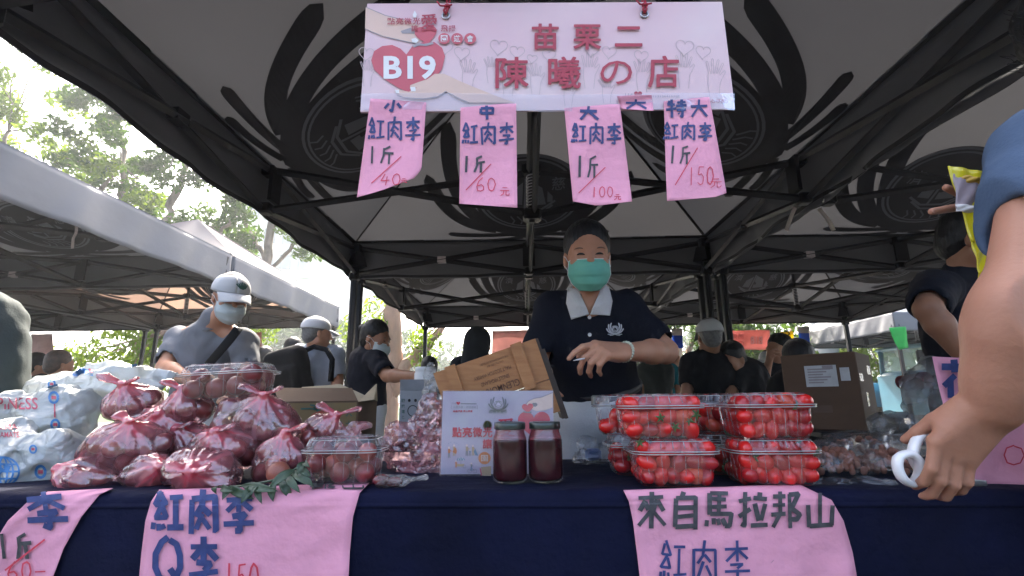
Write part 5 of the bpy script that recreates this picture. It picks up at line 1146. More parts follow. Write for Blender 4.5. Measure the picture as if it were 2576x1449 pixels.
hang('shop_banner', [(1238, 832), (1330, 830), (1332, 925), (1236, 935)], 6.9, 'pink banner hanging in the glare between the hooded person and the woman', 'banner', [pm('banner_pale_rose', (.66, .44, .42), .6, .15, 4, trl=.4)], None, 'far pink banners')
hang('shop_banner', [(78, 840), (136, 840), (130, 893), (72, 893)], 7.6, 'pale pink banner at the left, beside the grey-shirted shoulder', 'banner', [pm('banner_pale', (.60, .46, .46), .6, .1, trl=.3)], None, 'far pink banners')
hang('shop_banner', [(624, 838), (660, 836), (656, 884), (622, 884)], 7.6, 'rose banner just right of the man in the white cap', 'banner', [M_FPINK, M_SIGN], bl2, 'far pink banners')
def yl(b, Y):
    f_ = lambda x, y: np.array(W(x, -y, Y-.03)); b.stroke([(1972, -836), (1982, -832), (1986, -840), (1976, -848)], 3, f_, 1); b.stroke([(1968, -856), (1978, -853), (1988, -858)], 3, f_, 1); b.stroke([(1972, -862), (1990, -860)], 2.5, f_, 1)
hang('hanging_flag', [(1963, 835), (1993, 833), (1999, 862), (1971, 864)], 6.95, 'small yellow hanging flag with dark characters near the right carton', 'flag', [M_FY, M_FD], yl, 'small flags on the far tent edge')
def st3(yb, yc):
    def f(b, Y):
        P = [np.array(W(x, y, Y-.03)) for x, y in yb]; b.add(P, [(0, 3, 2, 1)], 1)
    return f
hang('hanging_flag', [(2006, 822), (2034, 822), (2040, 886), (2018, 886)], 6.9, 'blue and white striped hanging flag just above the brown carton', 'flag', [M_FW, M_FB], st3([(2008, 838), (2036, 838), (2038, 869), (2012, 869)], 0), 'small flags on the far tent edge')
hang('hanging_flag', [(1688, 826), (1716, 826), (1718, 905), (1698, 905)], 6.9, 'blue and white striped hanging flag beside the woman\'s raised elbow', 'flag', [M_FW, M_FB], st3([(1690, 844), (1717, 844), (1718, 876), (1694, 876)], 0), 'small flags on the far tent edge')
hang('hanging_flag', [(2236, 824), (2276, 822), (2288, 874), (2262, 880)], 7.6, 'green hanging flag at the far right above the blue truck', 'flag', [M_FG], None, 'small flags on the far tent edge')
hang('hanging_flag', [(634, 888), (658, 888), (656, 912), (632, 912)], 7.55, 'yellow hanging flag below the rose banner at the left', 'flag', [M_FY, M_FD], lambda b, Y: b.stroke([(638, -894), (648, -898), (652, -904)], 3, lambda x, y: np.array(W(x, -y, Y-.03)), 1), 'small flags on the far tent edge')
# loose tapes dangling from tents
def tape(pts, Y, wd, label): 
    b = MB(); P = [np.array(W(x, y, Y)) for x, y in pts]; T_ = np.linspace(0, len(P)-1, 14); Q = np.stack([np.interp(T_, np.arange(len(P)), np.array(P)[:, i]) for i in range(3)], 1)
    b.tube(Q, wd, 6, flat=((0, 1, 0), .15)); tag(b.build('tape_strip', M_TAPE), label, 'tape', 'loose tape strips')
tape([(193, 540), (192, 585), (184, 600), (182, 625)], 3.3, .012, 'white twisted tape dangling from the left tent eave')
tape([(2000, 522), (1990, 545), (1978, 580)], 2.6, .012, 'pinkish tape strip dangling under the right tent joint, left of the two'); tape([(2060, 525), (2085, 555), (2097, 580)], 2.6, .014, 'pinkish tape strip dangling under the right tent joint, right of the two')
# ================================================================ truck, lamp post, bicycle far off
tk = thing('parked_truck', (8.05, 9.6, 0), 'light blue truck cab parked behind the grey bag on the right', 'truck')
M_TB = pm('truck_blue_paint', (.07, .22, .32), .35, .1, 4, coat=.4)
b = MB(); b.box((8.1, 9.9, .95), (1.5, 1.5, .9), bev=.08); b.box((8.1, 9.95, 1.85), (1.4, 1.35, .08), bev=.03)
for x in (7.42, 8.78):
    for y in (9.3, 10.5): b.tube([(x, y, 1.35), (x+.03*(1 if x < 8 else -1), y+(.05 if y < 10 else 0), 1.84)], .045, 8)
b.tube([(7.75, 9.27, 1.35), (7.75, 9.32, 1.84)], .03, 8); b.build('cab', M_TB, tk)
b = MB(); b.box((8.1, 9.9, 1.6), (1.28, 1.22, .46)); b.build('window', film('truck_glass', (.5, .65, .7), .3, .05, .3, 0, 5), tk)
b = MB(); b.tube([(8.0+.17*math.cos(a), 9.5, 1.45+.17*math.sin(a)) for a in np.linspace(0, 6.28, 24, endpoint=False)], .016, 6, closed=True); b.build('steering_wheel', M_PLAST, tk)
b = MB(); b.box((7.28, 9.25, 1.62), (.16, .06, .26), bev=.03); b.tube([(7.3, 9.28, 1.5), (7.45, 9.35, 1.4)], .014, 6); b.build('mirror', M_PLAST, tk)
for x in (7.45, 8.75):
    for y in (9.5, 12.4): b = MB(); b.lathe([(0, -.1), (.2, -.1), (.34, -.09), (.37, -.03), (.37, .03), (.34, .09), (.2, .1), (0, .1)], (x, y, .37), 24, R=roty(math.pi/2)); b.build('wheel', M_PLAST, tk)
b = MB(); b.box((8.1, 12.1, .95), (1.6, 2.7, .5), bev=.03); b.build('cargo_bed', M_TB, tk)
b = MB(); p = W(2098, 1000, 12.5); b.tube([(p[0], 12.5, 0), (p[0]-.05, 12.5, 6.)], [.28, .26], 16); tag(b.build('concrete_pillar', M_CON), 'plain pale grey column standing beyond the right hand tents', 'column')
bc = thing('bicycle', (-10.9, 45, 0), 'tiny parked bicycle on the sunny lawn far beyond the white carton', 'bicycle')
bx = W(985, 1020, 45)[0]
for dx in (-.52, .52): b = MB(); b.tube([(bx+dx+.33*math.cos(a), 45, .34+.33*math.sin(a)) for a in np.linspace(0, 6.28, 24, endpoint=False)], .03, 6, closed=True); b.build('wheel', M_PLAST, bc)
b = MB()
for a, c in (((-.52, .34), (-.15, .75)), ((-.15, .75), (.4, .78)), ((.4, .95), (.52, .34)), ((0, .32), (-.15, .85)), ((0, .32), (.4, .75)), ((-.52, .34), (0, .32)), ((.3, .98), (.5, .95))): b.tube([(bx+a[0], 45, a[1]), (bx+c[0], 45, c[1])], .025, 6)
b.box((bx-.17, 45, .88), (.24, .12, .05), bev=.02); b.build('frame', M_PLAST, bc)
# ================================================================ people
M_SKINW = pm('skin_warm', (.40, .19, .11), .5, .10, 14, .06, 160, spec=.35, rgb2=(.48, .24, .15), sss=.1)
M_SKINP = pm('skin_pale', (.34, .158, .096), .5, .09, 5, .10, 110, spec=.3, rgb2=(.42, .205, .135), sss=.12)
M_SKIND = pm('skin_tan', (.30, .14, .08), .5, .1, 14, .05, 160, spec=.3)
M_HAIR = pm('black_hair', (.007, .006, .006), .5, .5, 30, .5, 90, stretch=(1, 1, .15), spec=.3)
M_HAIRB = pm('brown_hair', (.05, .025, .016), .5, .5, 30, .5, 90)
M_HAIRG = pm('grey_hair', (.14, .135, .13), .6, .3, 60, .5, 90)
M_EYE = pm('eye_dark', (.012, .009, .008), .25, .1, 60)
M_BROW = pm('eyebrow', (.13, .07, .045), .7, .2, 60)
def cloth(n, c, v=.12, sc=9): return pm(n, c, .85, v, sc, .2, 180, spec=.2)
C_NAVY, C_GREY, C_WHITE, C_BLUE = cloth('navy_polo', (.0035, .0045, .0105)), cloth('grey_polo', (.155, .16, .175)), cloth('white_cloth', (.52, .51, .51), .05), cloth('blue_tee', (.060, .092, .150))
C_BLK, C_OLV, C_TEAL, C_GRNG, C_TR = cloth('black_cloth', (.0035, .0035, .0045)), cloth('olive_shirt', (.045, .05, .042)), cloth('teal_shirt', (.010, .16, .20)), cloth('grey_green_shirt', (.045, .058, .058)), cloth('white_trousers', (.58, .58, .58), .06)
C_LIGHT = cloth('pale_grey_shirt', (.30, .32, .36)); C_CAP = cloth('white_cap_cloth', (.50, .50, .51), .04); C_HOOD = cloth('dark_grey_hood', (.025, .027, .03))
M_MGRN = pm('mint_mask', (.16, .50, .39), .8, .05, 30, .1, 220, trl=.15); M_MGRY = pm('pale_mask', (.50, .56, .57), .8, .05, 30, .1, 220, trl=.15)
M_ELAS = pm('ear_loop', (.7, .7, .7), .8)
I3 = np.eye(3)
def head_sdf(F_, c, R, s, ears=True, face=True):
    p = lambda *q: c+R@(np.array(q)*s)
    e = lambda q, r, k=.02, cut=False: F_.ell(p(*q), np.array(r)*s, R=R, k=k, cut=cut)
    e((0, .018, .045), (.073, .092, .080), .01); e((0, -.022, -.012), (.063, .066, .086), .03)
    for sg in (-1, 1):
        F_.cone(p(sg*.05, .005, -.05), p(sg*.012, -.058, -.098), .022*s, .018*s, .025)
        e((sg*.038, -.058, -.022), (.026, .026, .026), .02)
    F_.cone(p(-.040, -.070, .024), p(.040, -.070, .024), .014*s, .014*s, .02)
    if face:
        for sg in (-1, 1): e((sg*.031, -.097, .004), (.019, .014, .010), .012, True); e((sg*.031, -.073, .003), (.017, .0135, .0115), .005); F_.cone(p(sg*.018, -.086, -.006), p(sg*.044, -.078, -.006), .003*s, .003*s, .005)
        F_.cone(p(0, -.080, .014), p(0, -.102, -.022), .008*s, .0125*s, .012); e((.012, -.088, -.027), (.009, .009, .008), .006); e((-.012, -.088, -.027), (.009, .009, .008), .006)
        e((0, -.083, -.055), (.024, .011, .006), .006); e((0, -.082, -.065), (.021, .011, .007), .006)
    if ears:
        for sg in (-1, 1): e((sg*.076, .014, -.004), (.009, .018, .031), .006); e((sg*.084, .006, -.002), (.005, .009, .016), .004, True)
    return p
def hand_sdf(F_, w, dx, nr, th, s=1., curl=(.5, .6, .7, .8), thumb=(.6, .5), spread=.02, k=.006, fdir=None):
    """hand from the wrist w: dx along the palm, nr out of the back of the hand, th towards the thumb; curl in radians per joint"""
    dx = unit(dx); nr = unit(np.asarray(nr, float)-dx*(np.asarray(nr, float)@dx)); th_ = np.cross(nr, dx); th_ = th_*np.sign(th_@np.asarray(th, float)); L = lambda a, b, c: w+(dx*a+th_*b+nr*c)*s
    for b in (-.026, -.009, .009, .026): F_.cone(L(.0, b*.6, 0), L(.085-abs(b-.005)*.25, b, .003), .0165*s, .0118*s, .014)
    F_.cone(L(.02, -.012, -.006), L(.07, -.012, -.006), .017*s, .012*s, .012); F_.cone(L(.015, .02, -.008), L(.055, .03, -.008), .017*s, .012*s, .012)
    for i, (b, Ls) in enumerate(((.027, (.042, .026, .021)), (.009, (.046, .030, .022)), (-.009, (.043, .028, .021)), (-.026, (.033, .021, .019)))):
        p = L(.086-abs(b-.005)*.25, b, .003); a = .0; rr = (.0098, .0092, .0085, .0075)[1 if i == 3 else 0:]; r0 = .0094 if i < 3 else .0080
        f0 = dx if fdir is None else unit(np.asarray(fdir, float)); n0 = nr if fdir is None else unit(nr-f0*(nr@f0)); cs = curl[i]; cs = cs if np.ndim(cs) else (cs*.8, cs*1.2, cs*.8)
        sp = b/.027*spread*8
        F_.ell(p, [r0*1.13*s]*3, k=k)
        for j, ln in enumerate(Ls):
            a += cs[j]; d = f0*math.cos(a)+(-n0)*math.sin(a)+th_*sp*math.cos(a)*.35; d = unit(d); q = p+d*ln*s; F_.cone(p, q, r0*(1-.09*j)*s, r0*(1-.09*(j+1))*s, .0035 if j else .006); p = q
    p = L(.018, .026, -.010); d1 = unit(dx*math.cos(thumb[0])+th_*math.sin(thumb[0])-nr*.35); q = p+d1*.042*s; F_.cone(p, q, .0155*s, .0112*s, .012)
    d2 = unit(d1+dx*thumb[1]-nr*.15*thumb[1]-th_*thumb[1]*.6); q2 = q+d2*.031*s; F_.cone(q, q2, .0112*s, .0098*s, .004); F_.cone(q2, q2+unit(d2-nr*.15)*.024*s, .0098*s, .0075*s, .004)
def hair_sdf(c, R, s, style='short', h=.006):
    p = lambda *q: c+R@(np.array(q)*s); F_ = SDF(c-.19*s, c+.17*s, h); e = lambda q, r, k=.02, cut=False: F_.ell(p(*q), np.array(r)*s, R=R, k=k, cut=cut)
    e((0, .024, .054), (.084, .099, .092), .01); e((0, .06, -.01), (.068, .06, .07), .03)
    e((0, -.100, -.022), (.071, .086, .095), .012, True)
    for sg in (-1, 1): e((sg*.085, -.01, -.035), (.022, .03, .05), .01, True)
    if style == 'bun': e((0, .125, .058), (.036, .032, .034), .008); e((0, .10, .045), (.03, .03, .03), .02)
    if style == 'long': e((0, .07, -.06), (.075, .055, .09), .03)
    F_.warp(lambda Q: (.0022*vnoise(Q, 120, 1.)+.0012*vnoise(Q, 260, 3.))*(1. if h > .005 else .15)); return F_, p
def cap_part(c, R, s, t, badge=False, back=False):
    p = lambda *q: c+R@(np.array(q)*s); b = MB()
    def crown(u, v):
        a = 2*math.pi*u; z = .034+.088*math.sin(v*math.pi/2); k = math.cos(v*math.pi/2)**.75 if v < 1 else 0; sm = 1+.010*math.cos(6*a)*math.sin(v*3.1); return p(.086*math.sin(a)*k*sm, .020-.104*math.cos(a)*k*sm-.012*v*(math.cos(a)), z)
    b.grid(crown, 40, 12, 0, thick=-.002)
    def brim(u, v): a = (u-.5)*2.0; r = .0+.072*v*math.cos(a*.8); return p(.088*math.sin(a)*(1-.06*v), .018-.106*math.cos(a)-r, .037-.030*v*v-.018*math.sin(abs(a))**2*(.5+v))
    b.grid(brim, 20, 8, 0, thick=.003); b.ell(p(0, .008, .123), (.008*s, .008*s, .005*s)); b.build('cap', C_CAP, t)
    if badge:
        b = MB(); f_ = lambda x, y: p(.086*math.sin(x)*math.cos(y)**.75*1.02, .020-.1065*math.cos(x)*math.cos(y)**.75*1.01-.012*y*.64, .034+.088*math.sin(y))
        for k in range(-3, 4): b.stroke([(.3+.05*k, .38), (.3+.13*k, .78-.05*abs(k))], .085, f_, 0, .05)
        b.stroke([(.12, .42), (.3, .36), (.48, .42)], .1, f_, 0, .05); b.build('badge', M_DKG, t)
def mask_part(c, R, s, t, mt, h=.0):
    p = lambda *q: c+R@(np.array(q)*s); b = MB()
    def mk(u, v):
        uu = 2*u-1; y0 = np.interp(v, [0, .12, .38, .55, .8, 1], [-.098, -.108, -.123, -.118, -.110, -.088]); au = abs(uu)**1.9
        wd = np.interp(v, [0, .45, .75, 1], [.069, .073, .060, .034]); z = np.interp(v, [0, 1], [-.012, -.124])+.012*(abs(uu)**1.4)*(1-2*v)*-1*.6+(-.004*math.cos(uu*3) if v < .1 else 0)
        ye = np.interp(v, [0, .5, 1], [-.040, -.038, -.030]); pl = (.0035*((v*3.6) % 1.) if .12 < v < .9 else 0)*(1-au*.6)
        return p(wd*math.sin(uu*1.35)/math.sin(1.35), y0*(1-au)+ye*au-pl, z)
    b.grid(mk, 26, 26, 0, thick=-.0012); o = b.build('face_mask', mt, t)
    b = MB()
    for sg in (0, 1):
        for v, z in ((.05, .018), (.92, -.026)): b.tube([mk(sg, v), p((2*sg-1)*.078, -.01, z*.8-.01), p((2*sg-1)*.083, .026, z*.7)], .0014*s, 5)
        b.tube([mk(sg, v_) for v_ in np.linspace(0, 1, 8)], .0022*s, 5)
    b.tube([mk(u_, .0) for u_ in np.linspace(0, 1, 14)], .0016*s, 5); b.build('ear_loop', M_ELAS, o)
def frame(hip, neck, sa, sb):
    z = unit(neck-hip); x = unit(sb-sa); x = unit(x-z*(x@z)); return np.stack([x, np.cross(z, x), z], 1)
def shirt_sdf(hip, chest, neck, sa, sb, arms, s, h, wr=.0068, seed=0., sleeve=.62, belly=1.):
    """arms: list of (shoulder, elbow); returns the field of a loose short-sleeved top"""
    pts = [hip, chest, neck, sa, sb]+[a[0]+(a[1]-a[0])*1.0 for a in arms]; F_ = SDF(np.min(pts, 0)-.26*s, np.max(pts, 0)+.24*s, h); R = frame(hip, neck, sa, sb)
    F_.ell(chest, np.array([.168, .115, .17])*s, R=R, k=.02); F_.ell(hip*.5+chest*.5, np.array([.158, .112*belly, .17])*s, R=R, k=.05); F_.ell(hip, np.array([.168, .122*belly, .11])*s, R=R, k=.05)
    F_.cone(sa, sb, .066*s, .066*s, .05); F_.cone(sa*.55+sb*.45, neck, .08*s, .058*s, .05); F_.cone(sa*.45+sb*.55, neck, .08*s, .058*s, .05)
    for a, e in arms:
        m_ = a+(e-a)*sleeve; F_.cone(a, m_, .070*s, .066*s, .035); F_.cone(a+(e-a)*(sleeve+.06), a+(e-a)*(sleeve+.5), .055*s, .06*s, .008, cut=True)
    F_.warp(lambda Q: wr*(np.abs(vnoise(Q*[1, 1, .55], 24, seed))*1.4-.5)+wr*.5*vnoise(Q, 60, seed+2)); return F_, R
def collar_part(neck, R, s, t, mt, r=.062, tall=.028, name='collar'):
    b = MB()
    def f(u, v): a = 2*math.pi*u+math.pi/2*3; op = .02*max(0, math.cos(a-1.5*math.pi))**6; rr = r*s*(1+.22*v); return neck+R@np.array([rr*math.cos(a), rr*math.sin(a)*.92, (.03-tall*1.6*v-.05*v*max(0, -math.sin(a))**2)*s])
    b.grid(f, 36, 5, 0, thick=.002); b.build(name, mt, t)
def trousers_part(hip, R, s, t, mt, h=.016, spread=.1, belt=None, nm='trousers'):
    lo = np.array([hip[0]-.28, hip[1]-.28, -.02]); hi = np.array([hip[0]+.28, hip[1]+.28, hip[2]+.16]); F_ = SDF(lo, hi, h); ax = R[:, 0]*[1, 1, 0]
    F_.ell(hip-[0, 0, .04], np.array([.160, .118, .12])*s, R=rotz(math.atan2(R[1, 0], R[0, 0])), k=.02)
    for sg in (-1, 1):
        a = hip+ax*sg*.085*s-[0, 0, .08]; k_ = np.array([hip[0], hip[1], .46*s])+ax*sg*spread; f_ = np.array([hip[0], hip[1], .07])+ax*sg*spread; F_.cone(a, k_, .088*s, .064*s, .04); F_.cone(k_, f_, .064*s, .058*s, .02)
    F_.warp(lambda Q: .003*vnoise(Q*[1, 1, .5], 30, 4.)); b = MB(); F_.to(b); b.build(nm, mt, t)
    b = MB()
    for sg in (-1, 1): q = np.array([hip[0], hip[1], .035])+ax*sg*spread+R[:, 1]*[1, 1, 0]*(-.05); b.ell(q, (.05, .05, .035)); b.ell(q+R[:, 1]*[1, 1, 0]*-.06, (.045, .06, .028))
    b.build('shoes', M_PLAST, t)
def person(label, J, shirt, trousers, skin=M_SKIND, s=1., h=.009, yaw=0., pitch=0., roll=0., hair='short', hairm=M_HAIR, cap=False, mask=None, collar=None, face=True, sleeve=.62, group='people around the market', hands=True, hood=False, legs=True, badge=False):
    P = {k: np.array(W(*v)) for k, v in J.items()}; hip, chest, neck, hd = P['hip'], P['chest'], P['neck'], P['head']
    t = thing('person', (hip[0], hip[1], 0), label, 'person', group); RH = rotz(yaw)@rotx(pitch)@roty(roll)
    arms = [(P[a], P[e], P.get(w_)) for a, e, w_ in (('sa', 'ea', 'wa'), ('sb', 'eb', 'wb')) if e in P]
    pts = [hd+.16*s, hd-.16*s, neck, hip*.3+neck*.7]+[q for a in arms for q in a if q is not None]
    F_ = SDF(np.min(pts, 0)-.13*s, np.max(pts, 0)+.13*s, h); p = head_sdf(F_, hd, RH, s, face=face and h < .0095)
    F_.cone(p(0, .022, -.065), neck-[0, 0, .03], .052*s, .056*s, .025); F_.ell(neck*.8+chest*.2, np.array([.09, .07, .07])*s, k=.03)
    for a, e, w_ in arms:
        F_.cone(neck*.75+chest*.25, a, .06*s, .05*s, .02); F_.chain([a, e], [.050*s, .042*s], .02)
        if w_ is not None:
            mid = e+(w_-e)*.3; F_.chain([e, mid, w_], [.040*s, .043*s, .027*s], .015)
            if hands: d = unit(w_-e); F_.ell(w_, [.026*s]*3, k=.01); hand_sdf(F_, w_+d*.012, d, np.cross(d, [0, 0, 1.])*(1 if d[0] > 0 else -1)+[0, -.3, .6], [0, -.2, .5], s*.95, k=.006)
    b = MB(); F_.to(b)
    if face:
        for sg in (-1, 1): b.ell(p(sg*.031, -.0872, .0035), np.array([.0135, .003, .0030])*s, R=RH, mi=1, nu=10, nv=6); b.ell(p(sg*.033, -.0865, .024), np.array([.019, .004, .0034])*s, R=RH@roty(sg*.12), mi=2, nu=10, nv=6)
    b.build('body', [skin, M_EYE, M_BROW], t)
    SF, R = shirt_sdf(hip, chest, neck, P['sa'], P['sb'], [(a, e) for a, e, w_ in arms], s, max(h, .008), wr=.0072, seed=len(label)*.37, sleeve=sleeve); b = MB(); SF.to(b); b.build('shirt', shirt, t)
    if collar is not None: collar_part(neck, R, s, t, collar)
    if hair and not hood: HF, _ = hair_sdf(hd, RH, s*(.965 if cap else 1), hair, max(h*.8, .006)); b = MB(); HF.to(b); b.build('hair', hairm, t)
    if cap: cap_part(hd, RH, s*1.05, t, badge)
    if mask is not None: mask_part(hd, RH, s, t, mask)
    if hood:
        G = SDF(hd-.24*s, hd+.2*s, .009); G.ell(p(0, .03, .03), np.array([.105, .115, .115])*s, k=.02); G.cone(p(0, .05, -.02), p(0, .06, -.13), .095*s, .11*s, .03); G.ell(p(0, -.10, .0), np.array([.065, .07, .085])*s, k=.02, cut=True); b = MB(); G.to(b); b.build('hood', shirt, t)
    if legs: trousers_part(hip, R, s, t, trousers)
    return t, P, R

# ---------------------------------------------------------------- the woman behind the stall
J = dict(hip=(1502, 988, 1.86), chest=(1484, 850, 1.80), neck=(1481, 752, 1.74), head=(1478, 650, 1.68), sa=(1392, 782, 1.79), ea=(1345, 915, 1.74), wa=(1392, 1000, 1.66), sb=(1574, 778, 1.79), eb=(1674, 884, 1.68), wb=(1566, 885, 1.53))
P = {k: np.array(W(*v)) for k, v in J.items()}
t = thing('person', (P['hip'][0], P['hip'][1], 0), 'woman in a mint face mask and white-collared navy polo standing behind the stall', 'person', None); woman = t
RH = rotz(-.03)@rotx(.13); hd = P['head']; s = 1.0
F_ = SDF(np.min(list(P.values()), 0)-[.08, .16, .0], np.max(list(P.values()), 0)+[.09, .16, .17], .0046)
p = head_sdf(F_, hd, RH, s)
F_.cone(p(0, .022, -.065), P['neck']-[0, 0, .05], .050, .056, .025); F_.ell(P['neck']*.7+P['chest']*.3, (.10, .075, .09), k=.03)
for a, e, w_ in (('sa', 'ea', 'wa'), ('sb', 'eb', 'wb')):
    F_.cone(P['neck']*.7+P['chest']*.3, P[a], .06, .05, .02); F_.chain([P[a], P[e]], [.048, .039], .02); F_.chain([P[e], P[e]*.68+P[w_]*.32, P[w_]], [.039, .0385, .0255], .02)
d = unit(P['wb']-P['eb']); F_.ell(P['wb'], (.028, .024, .022), k=.01)
hand_sdf(F_, P['wb']+d*.010, d+[0, -.0, .03], [0, -.72, .68], [0, .5, .8], 1.13, curl=((.25, .55, .3), (.75, .9, .5), (.95, .95, .5), (1.05, .95, .5)), thumb=(.30, .55), spread=.012)
d2 = unit(P['wa']-P['ea']); hand_sdf(F_, P['wa']+d2*.01, d2, [0, -.6, .6], [.5, 0, .5], 1.)
b = MB(); BV, BF = F_.mesh(); b.add(BV, BF.tolist(), 0, True)
for sg in (-1, 1):
    b.tube([p(sg*.031+q*.0135, -.0882+.003*abs(q)**2, .0035-.0034*q*q) for q in np.linspace(-1, 1, 7)], [.001, .0028, .0036, .0040, .0036, .0028, .001], 6, mi=1)
    b.tube([p(sg*.033+q*.019, -.0868+.006*abs(q)**2, .0235-.006*q*q+.002*q*sg) for q in np.linspace(-1, 1, 7)], [.0008, .002, .0026, .0026, .0024, .002, .0008], 5, mi=2)
b.build('body', [M_SKINW, M_EYE, M_BROW], t)
HF, hp = hair_sdf(hd, RH, s, 'short', .0045); HF.ell(hp(0, .11, .0), np.array([.04, .035, .045]), k=.02); HF.warp(lambda Q: .0008*np.sin((Q[:, 0]-hd[0])*520+6*vnoise(Q, 18, 2.))+.0005*vnoise(Q*[1, .3, .3], 90, 5.)); b = MB(); HF.to(b); b.build('hair', M_HAIR, t)
mask_part(hd, RH, s, t, M_MGRN)
SF, R = shirt_sdf(P['hip'], P['chest'], P['neck'], P['sa'], P['sb'], [(P['sa'], P['ea']), (P['sb'], P['eb'])], .95, .0062, .0055, 1.3, .74)
SF.ell(P['neck']-[0, .085, .015], (.032, .05, .065), k=.012, cut=True); SF.ell(P['neck']+[0, -.01, .04], (.062, .07, .05), k=.01, cut=True)
V, Fc = SF.mesh(); b = MB(); b.add(V, Fc.tolist(), 0, True); sh = b.build('shirt', C_NAVY, t); hit = ray_on(np.vstack([V, BV]), np.vstack([Fc, BF+len(V)]))
def on(x, y, h): q = hit(x, y, h); return q if q is not None else np.array(W(x, y, 1.68))-[0, h, 0]
b = MB()
for L_ in ([(1428, 724), (1455, 726), (1476, 775), (1482, 791), (1437, 804), (1424, 762)], [(1531, 721), (1512, 726), (1490, 776), (1484, 791), (1534, 794), (1540, 758)]):
    def col(u, v, L_=L_): a = np.array(L_[0])*(1-v)+np.array(L_[5])*v if v < .5 else None; return None
    Lo = np.array([L_[0], L_[5], L_[4]], float); Li = np.array([L_[1], L_[2], L_[3]], float)
    def cf(u, v):
        i = min(int(v*2), 1); f_ = v*2-i; a = Lo[i]*(1-f_)+Lo[i+1]*f_; c = Li[i]*(1-f_)+Li[i+1]*f_; q = a*(1-u)+c*u; w0 = on(q[0], q[1], .011+.010*(1-v)); w1 = np.array(W(q[0], q[1], P['neck'][1]-.055)); k_ = max(0, 1-v*2.2); return w0*(1-k_)+w1*k_
    b.grid(cf, 10, 16, 0, thick=-.002)
b.tube([P['neck']+R@np.array([.061*math.cos(a), .058*math.sin(a)+.004, .026+.006*math.sin(a)]) for a in np.linspace(-.5, 3.64, 20)], .013, 8, flat=((0, 0, 1), 1.6)); b.build('collar', C_WHITE, t)
for x, y in ((1483, 798), (1483.5, 842)): q = on(x, y, .004); b = MB(); b.lathe([(0, -.003), (.0062, -.003), (.0066, 0), (.005, .0012), (.0045, .0002), (0, .0002)], q, 16, R=rotx(math.pi/2)); b.build('button', M_SWHT, t)
b = MB(); emblem(b, lambda x, y, h: on(1547+x, 828-y, .003+h*.1), 20, 0, 1, 28); b.build('badge', [pm('badge_thread', (.50, .50, .52), .7), C_NAVY], sh)
b = MB(); hx, hy, hz = P['wb']
ring_c = P['wb']-d*.012
e1 = unit(np.cross(d, [0, 0, 1.])); e2 = np.cross(d, e1)
for k in range(22): a = 2*math.pi*k/22; b.ell(ring_c+e1*.031*math.cos(a)+e2*.029*math.sin(a)+d*.006*math.sin(a), [.0052]*3, nu=10, nv=7)
b.build('bracelet', pm('pale_jade_beads', (.50, .52, .40), .25, .15, 60), t)
b = MB(); q0, q1 = B(1470, 902, 1.44), B(1442, 907, 1.43); b.tube([q0, q1*.4+q0*.6, q1], [.005, .006, .0012], 8, flat=((0, 0, 1), .5)); tag(b.build('plastic_spoon', M_SWHT), 'white pointed plastic tip pinched in the woman\'s fingers', 'utensil')
trousers_part(P['hip']-[0, 0, .02], R, 1.02, t, C_TR, .011)
b = MB(); hc_ = P['hip']+[0, 0, .035]; b.tube([hc_+R@np.array([.150*math.cos(a), .118*math.sin(a), -.012]) for a in np.linspace(0, 6.28, 40, endpoint=False)], .017, 6, closed=True, flat=((0, 0, 1), 1.)); bx_ = hc_+R@np.array([-.01, -.136, -.016]); b.build('belt', pm('black_belt', (.02, .018, .016), .5), t)
b = MB(); b.box(bx_, (.062, .012, .036), bev=.005); b.build('buckle', pm('dull_buckle', (.32, .30, .27), .4, .2, 40, metal=.5), t)

# ---------------------------------------------------------------- people further back
person('man in a white cap, pale mask and grey polo bending over the bags', dict(hip=(500, 1010, 2.75), chest=(525, 880, 2.72), neck=(545, 802, 2.64), head=(580, 752, 2.55), sa=(452, 855, 2.78), ea=(415, 925, 2.62), wa=(478, 955, 2.35), sb=(612, 860, 2.66), eb=(622, 950, 2.55), wb=(580, 985, 2.35)),
       C_GREY, C_TR, M_SKINW, 1.02, .0075, .80, .30, 0, 'short', M_HAIRG, True, M_MGRY, C_GREY, badge=True, sleeve=.7)
sp_ = MB(); sp_.tube([W(600, 825, 2.5), W(583, 848, 2.48), W(552, 885, 2.50), W(520, 922, 2.56)], .026, 8, flat=((0, -1, 0), .15)); tag(sp_.build('shoulder_strap', C_BLK), 'wide black bag strap across the chest of the man in the white cap', 'strap')
person('man seen from behind in a pale cap and light grey shirt, backpack on', dict(hip=(800, 1025, 3.7), chest=(800, 930, 3.7), neck=(798, 868, 3.68), head=(800, 842, 3.64), sa=(755, 890, 3.7), ea=(745, 960, 3.65), sb=(842, 893, 3.7), eb=(850, 962, 3.66), wb=(842, 1005, 3.55)),
       C_LIGHT, C_TR, M_SKINW, .98, .009, 2.25, .05, 0, 'short', M_HAIRG, True, None, C_LIGHT, sleeve=.78)
t = thing('backpack', W(745, 975, 3.45), 'black backpack on the man in the pale cap', 'backpack'); q = B(726, 932, 3.47)
F_ = SDF(q-.32, q+.32, .010); F_.box(q-[0, 0, .02], (.30, .16, .36), .07, R=roty(-.25), k=.02); F_.box(q-[.0, .07, .08], (.24, .10, .2), .045, R=roty(-.25), k=.015); F_.warp(lambda Q: .006*vnoise(Q, 30, 2.)); b = MB(); F_.to(b); b.build('bag', C_BLK, t)
b = MB(); b.tube([W(762, 885, 3.5), W(790, 872, 3.55), W(822, 880, 3.52), W(836, 905, 3.5), W(832, 960, 3.5)], .022, 6, flat=((0, -1, 0), .3)); b.build('strap', C_BLK, t)
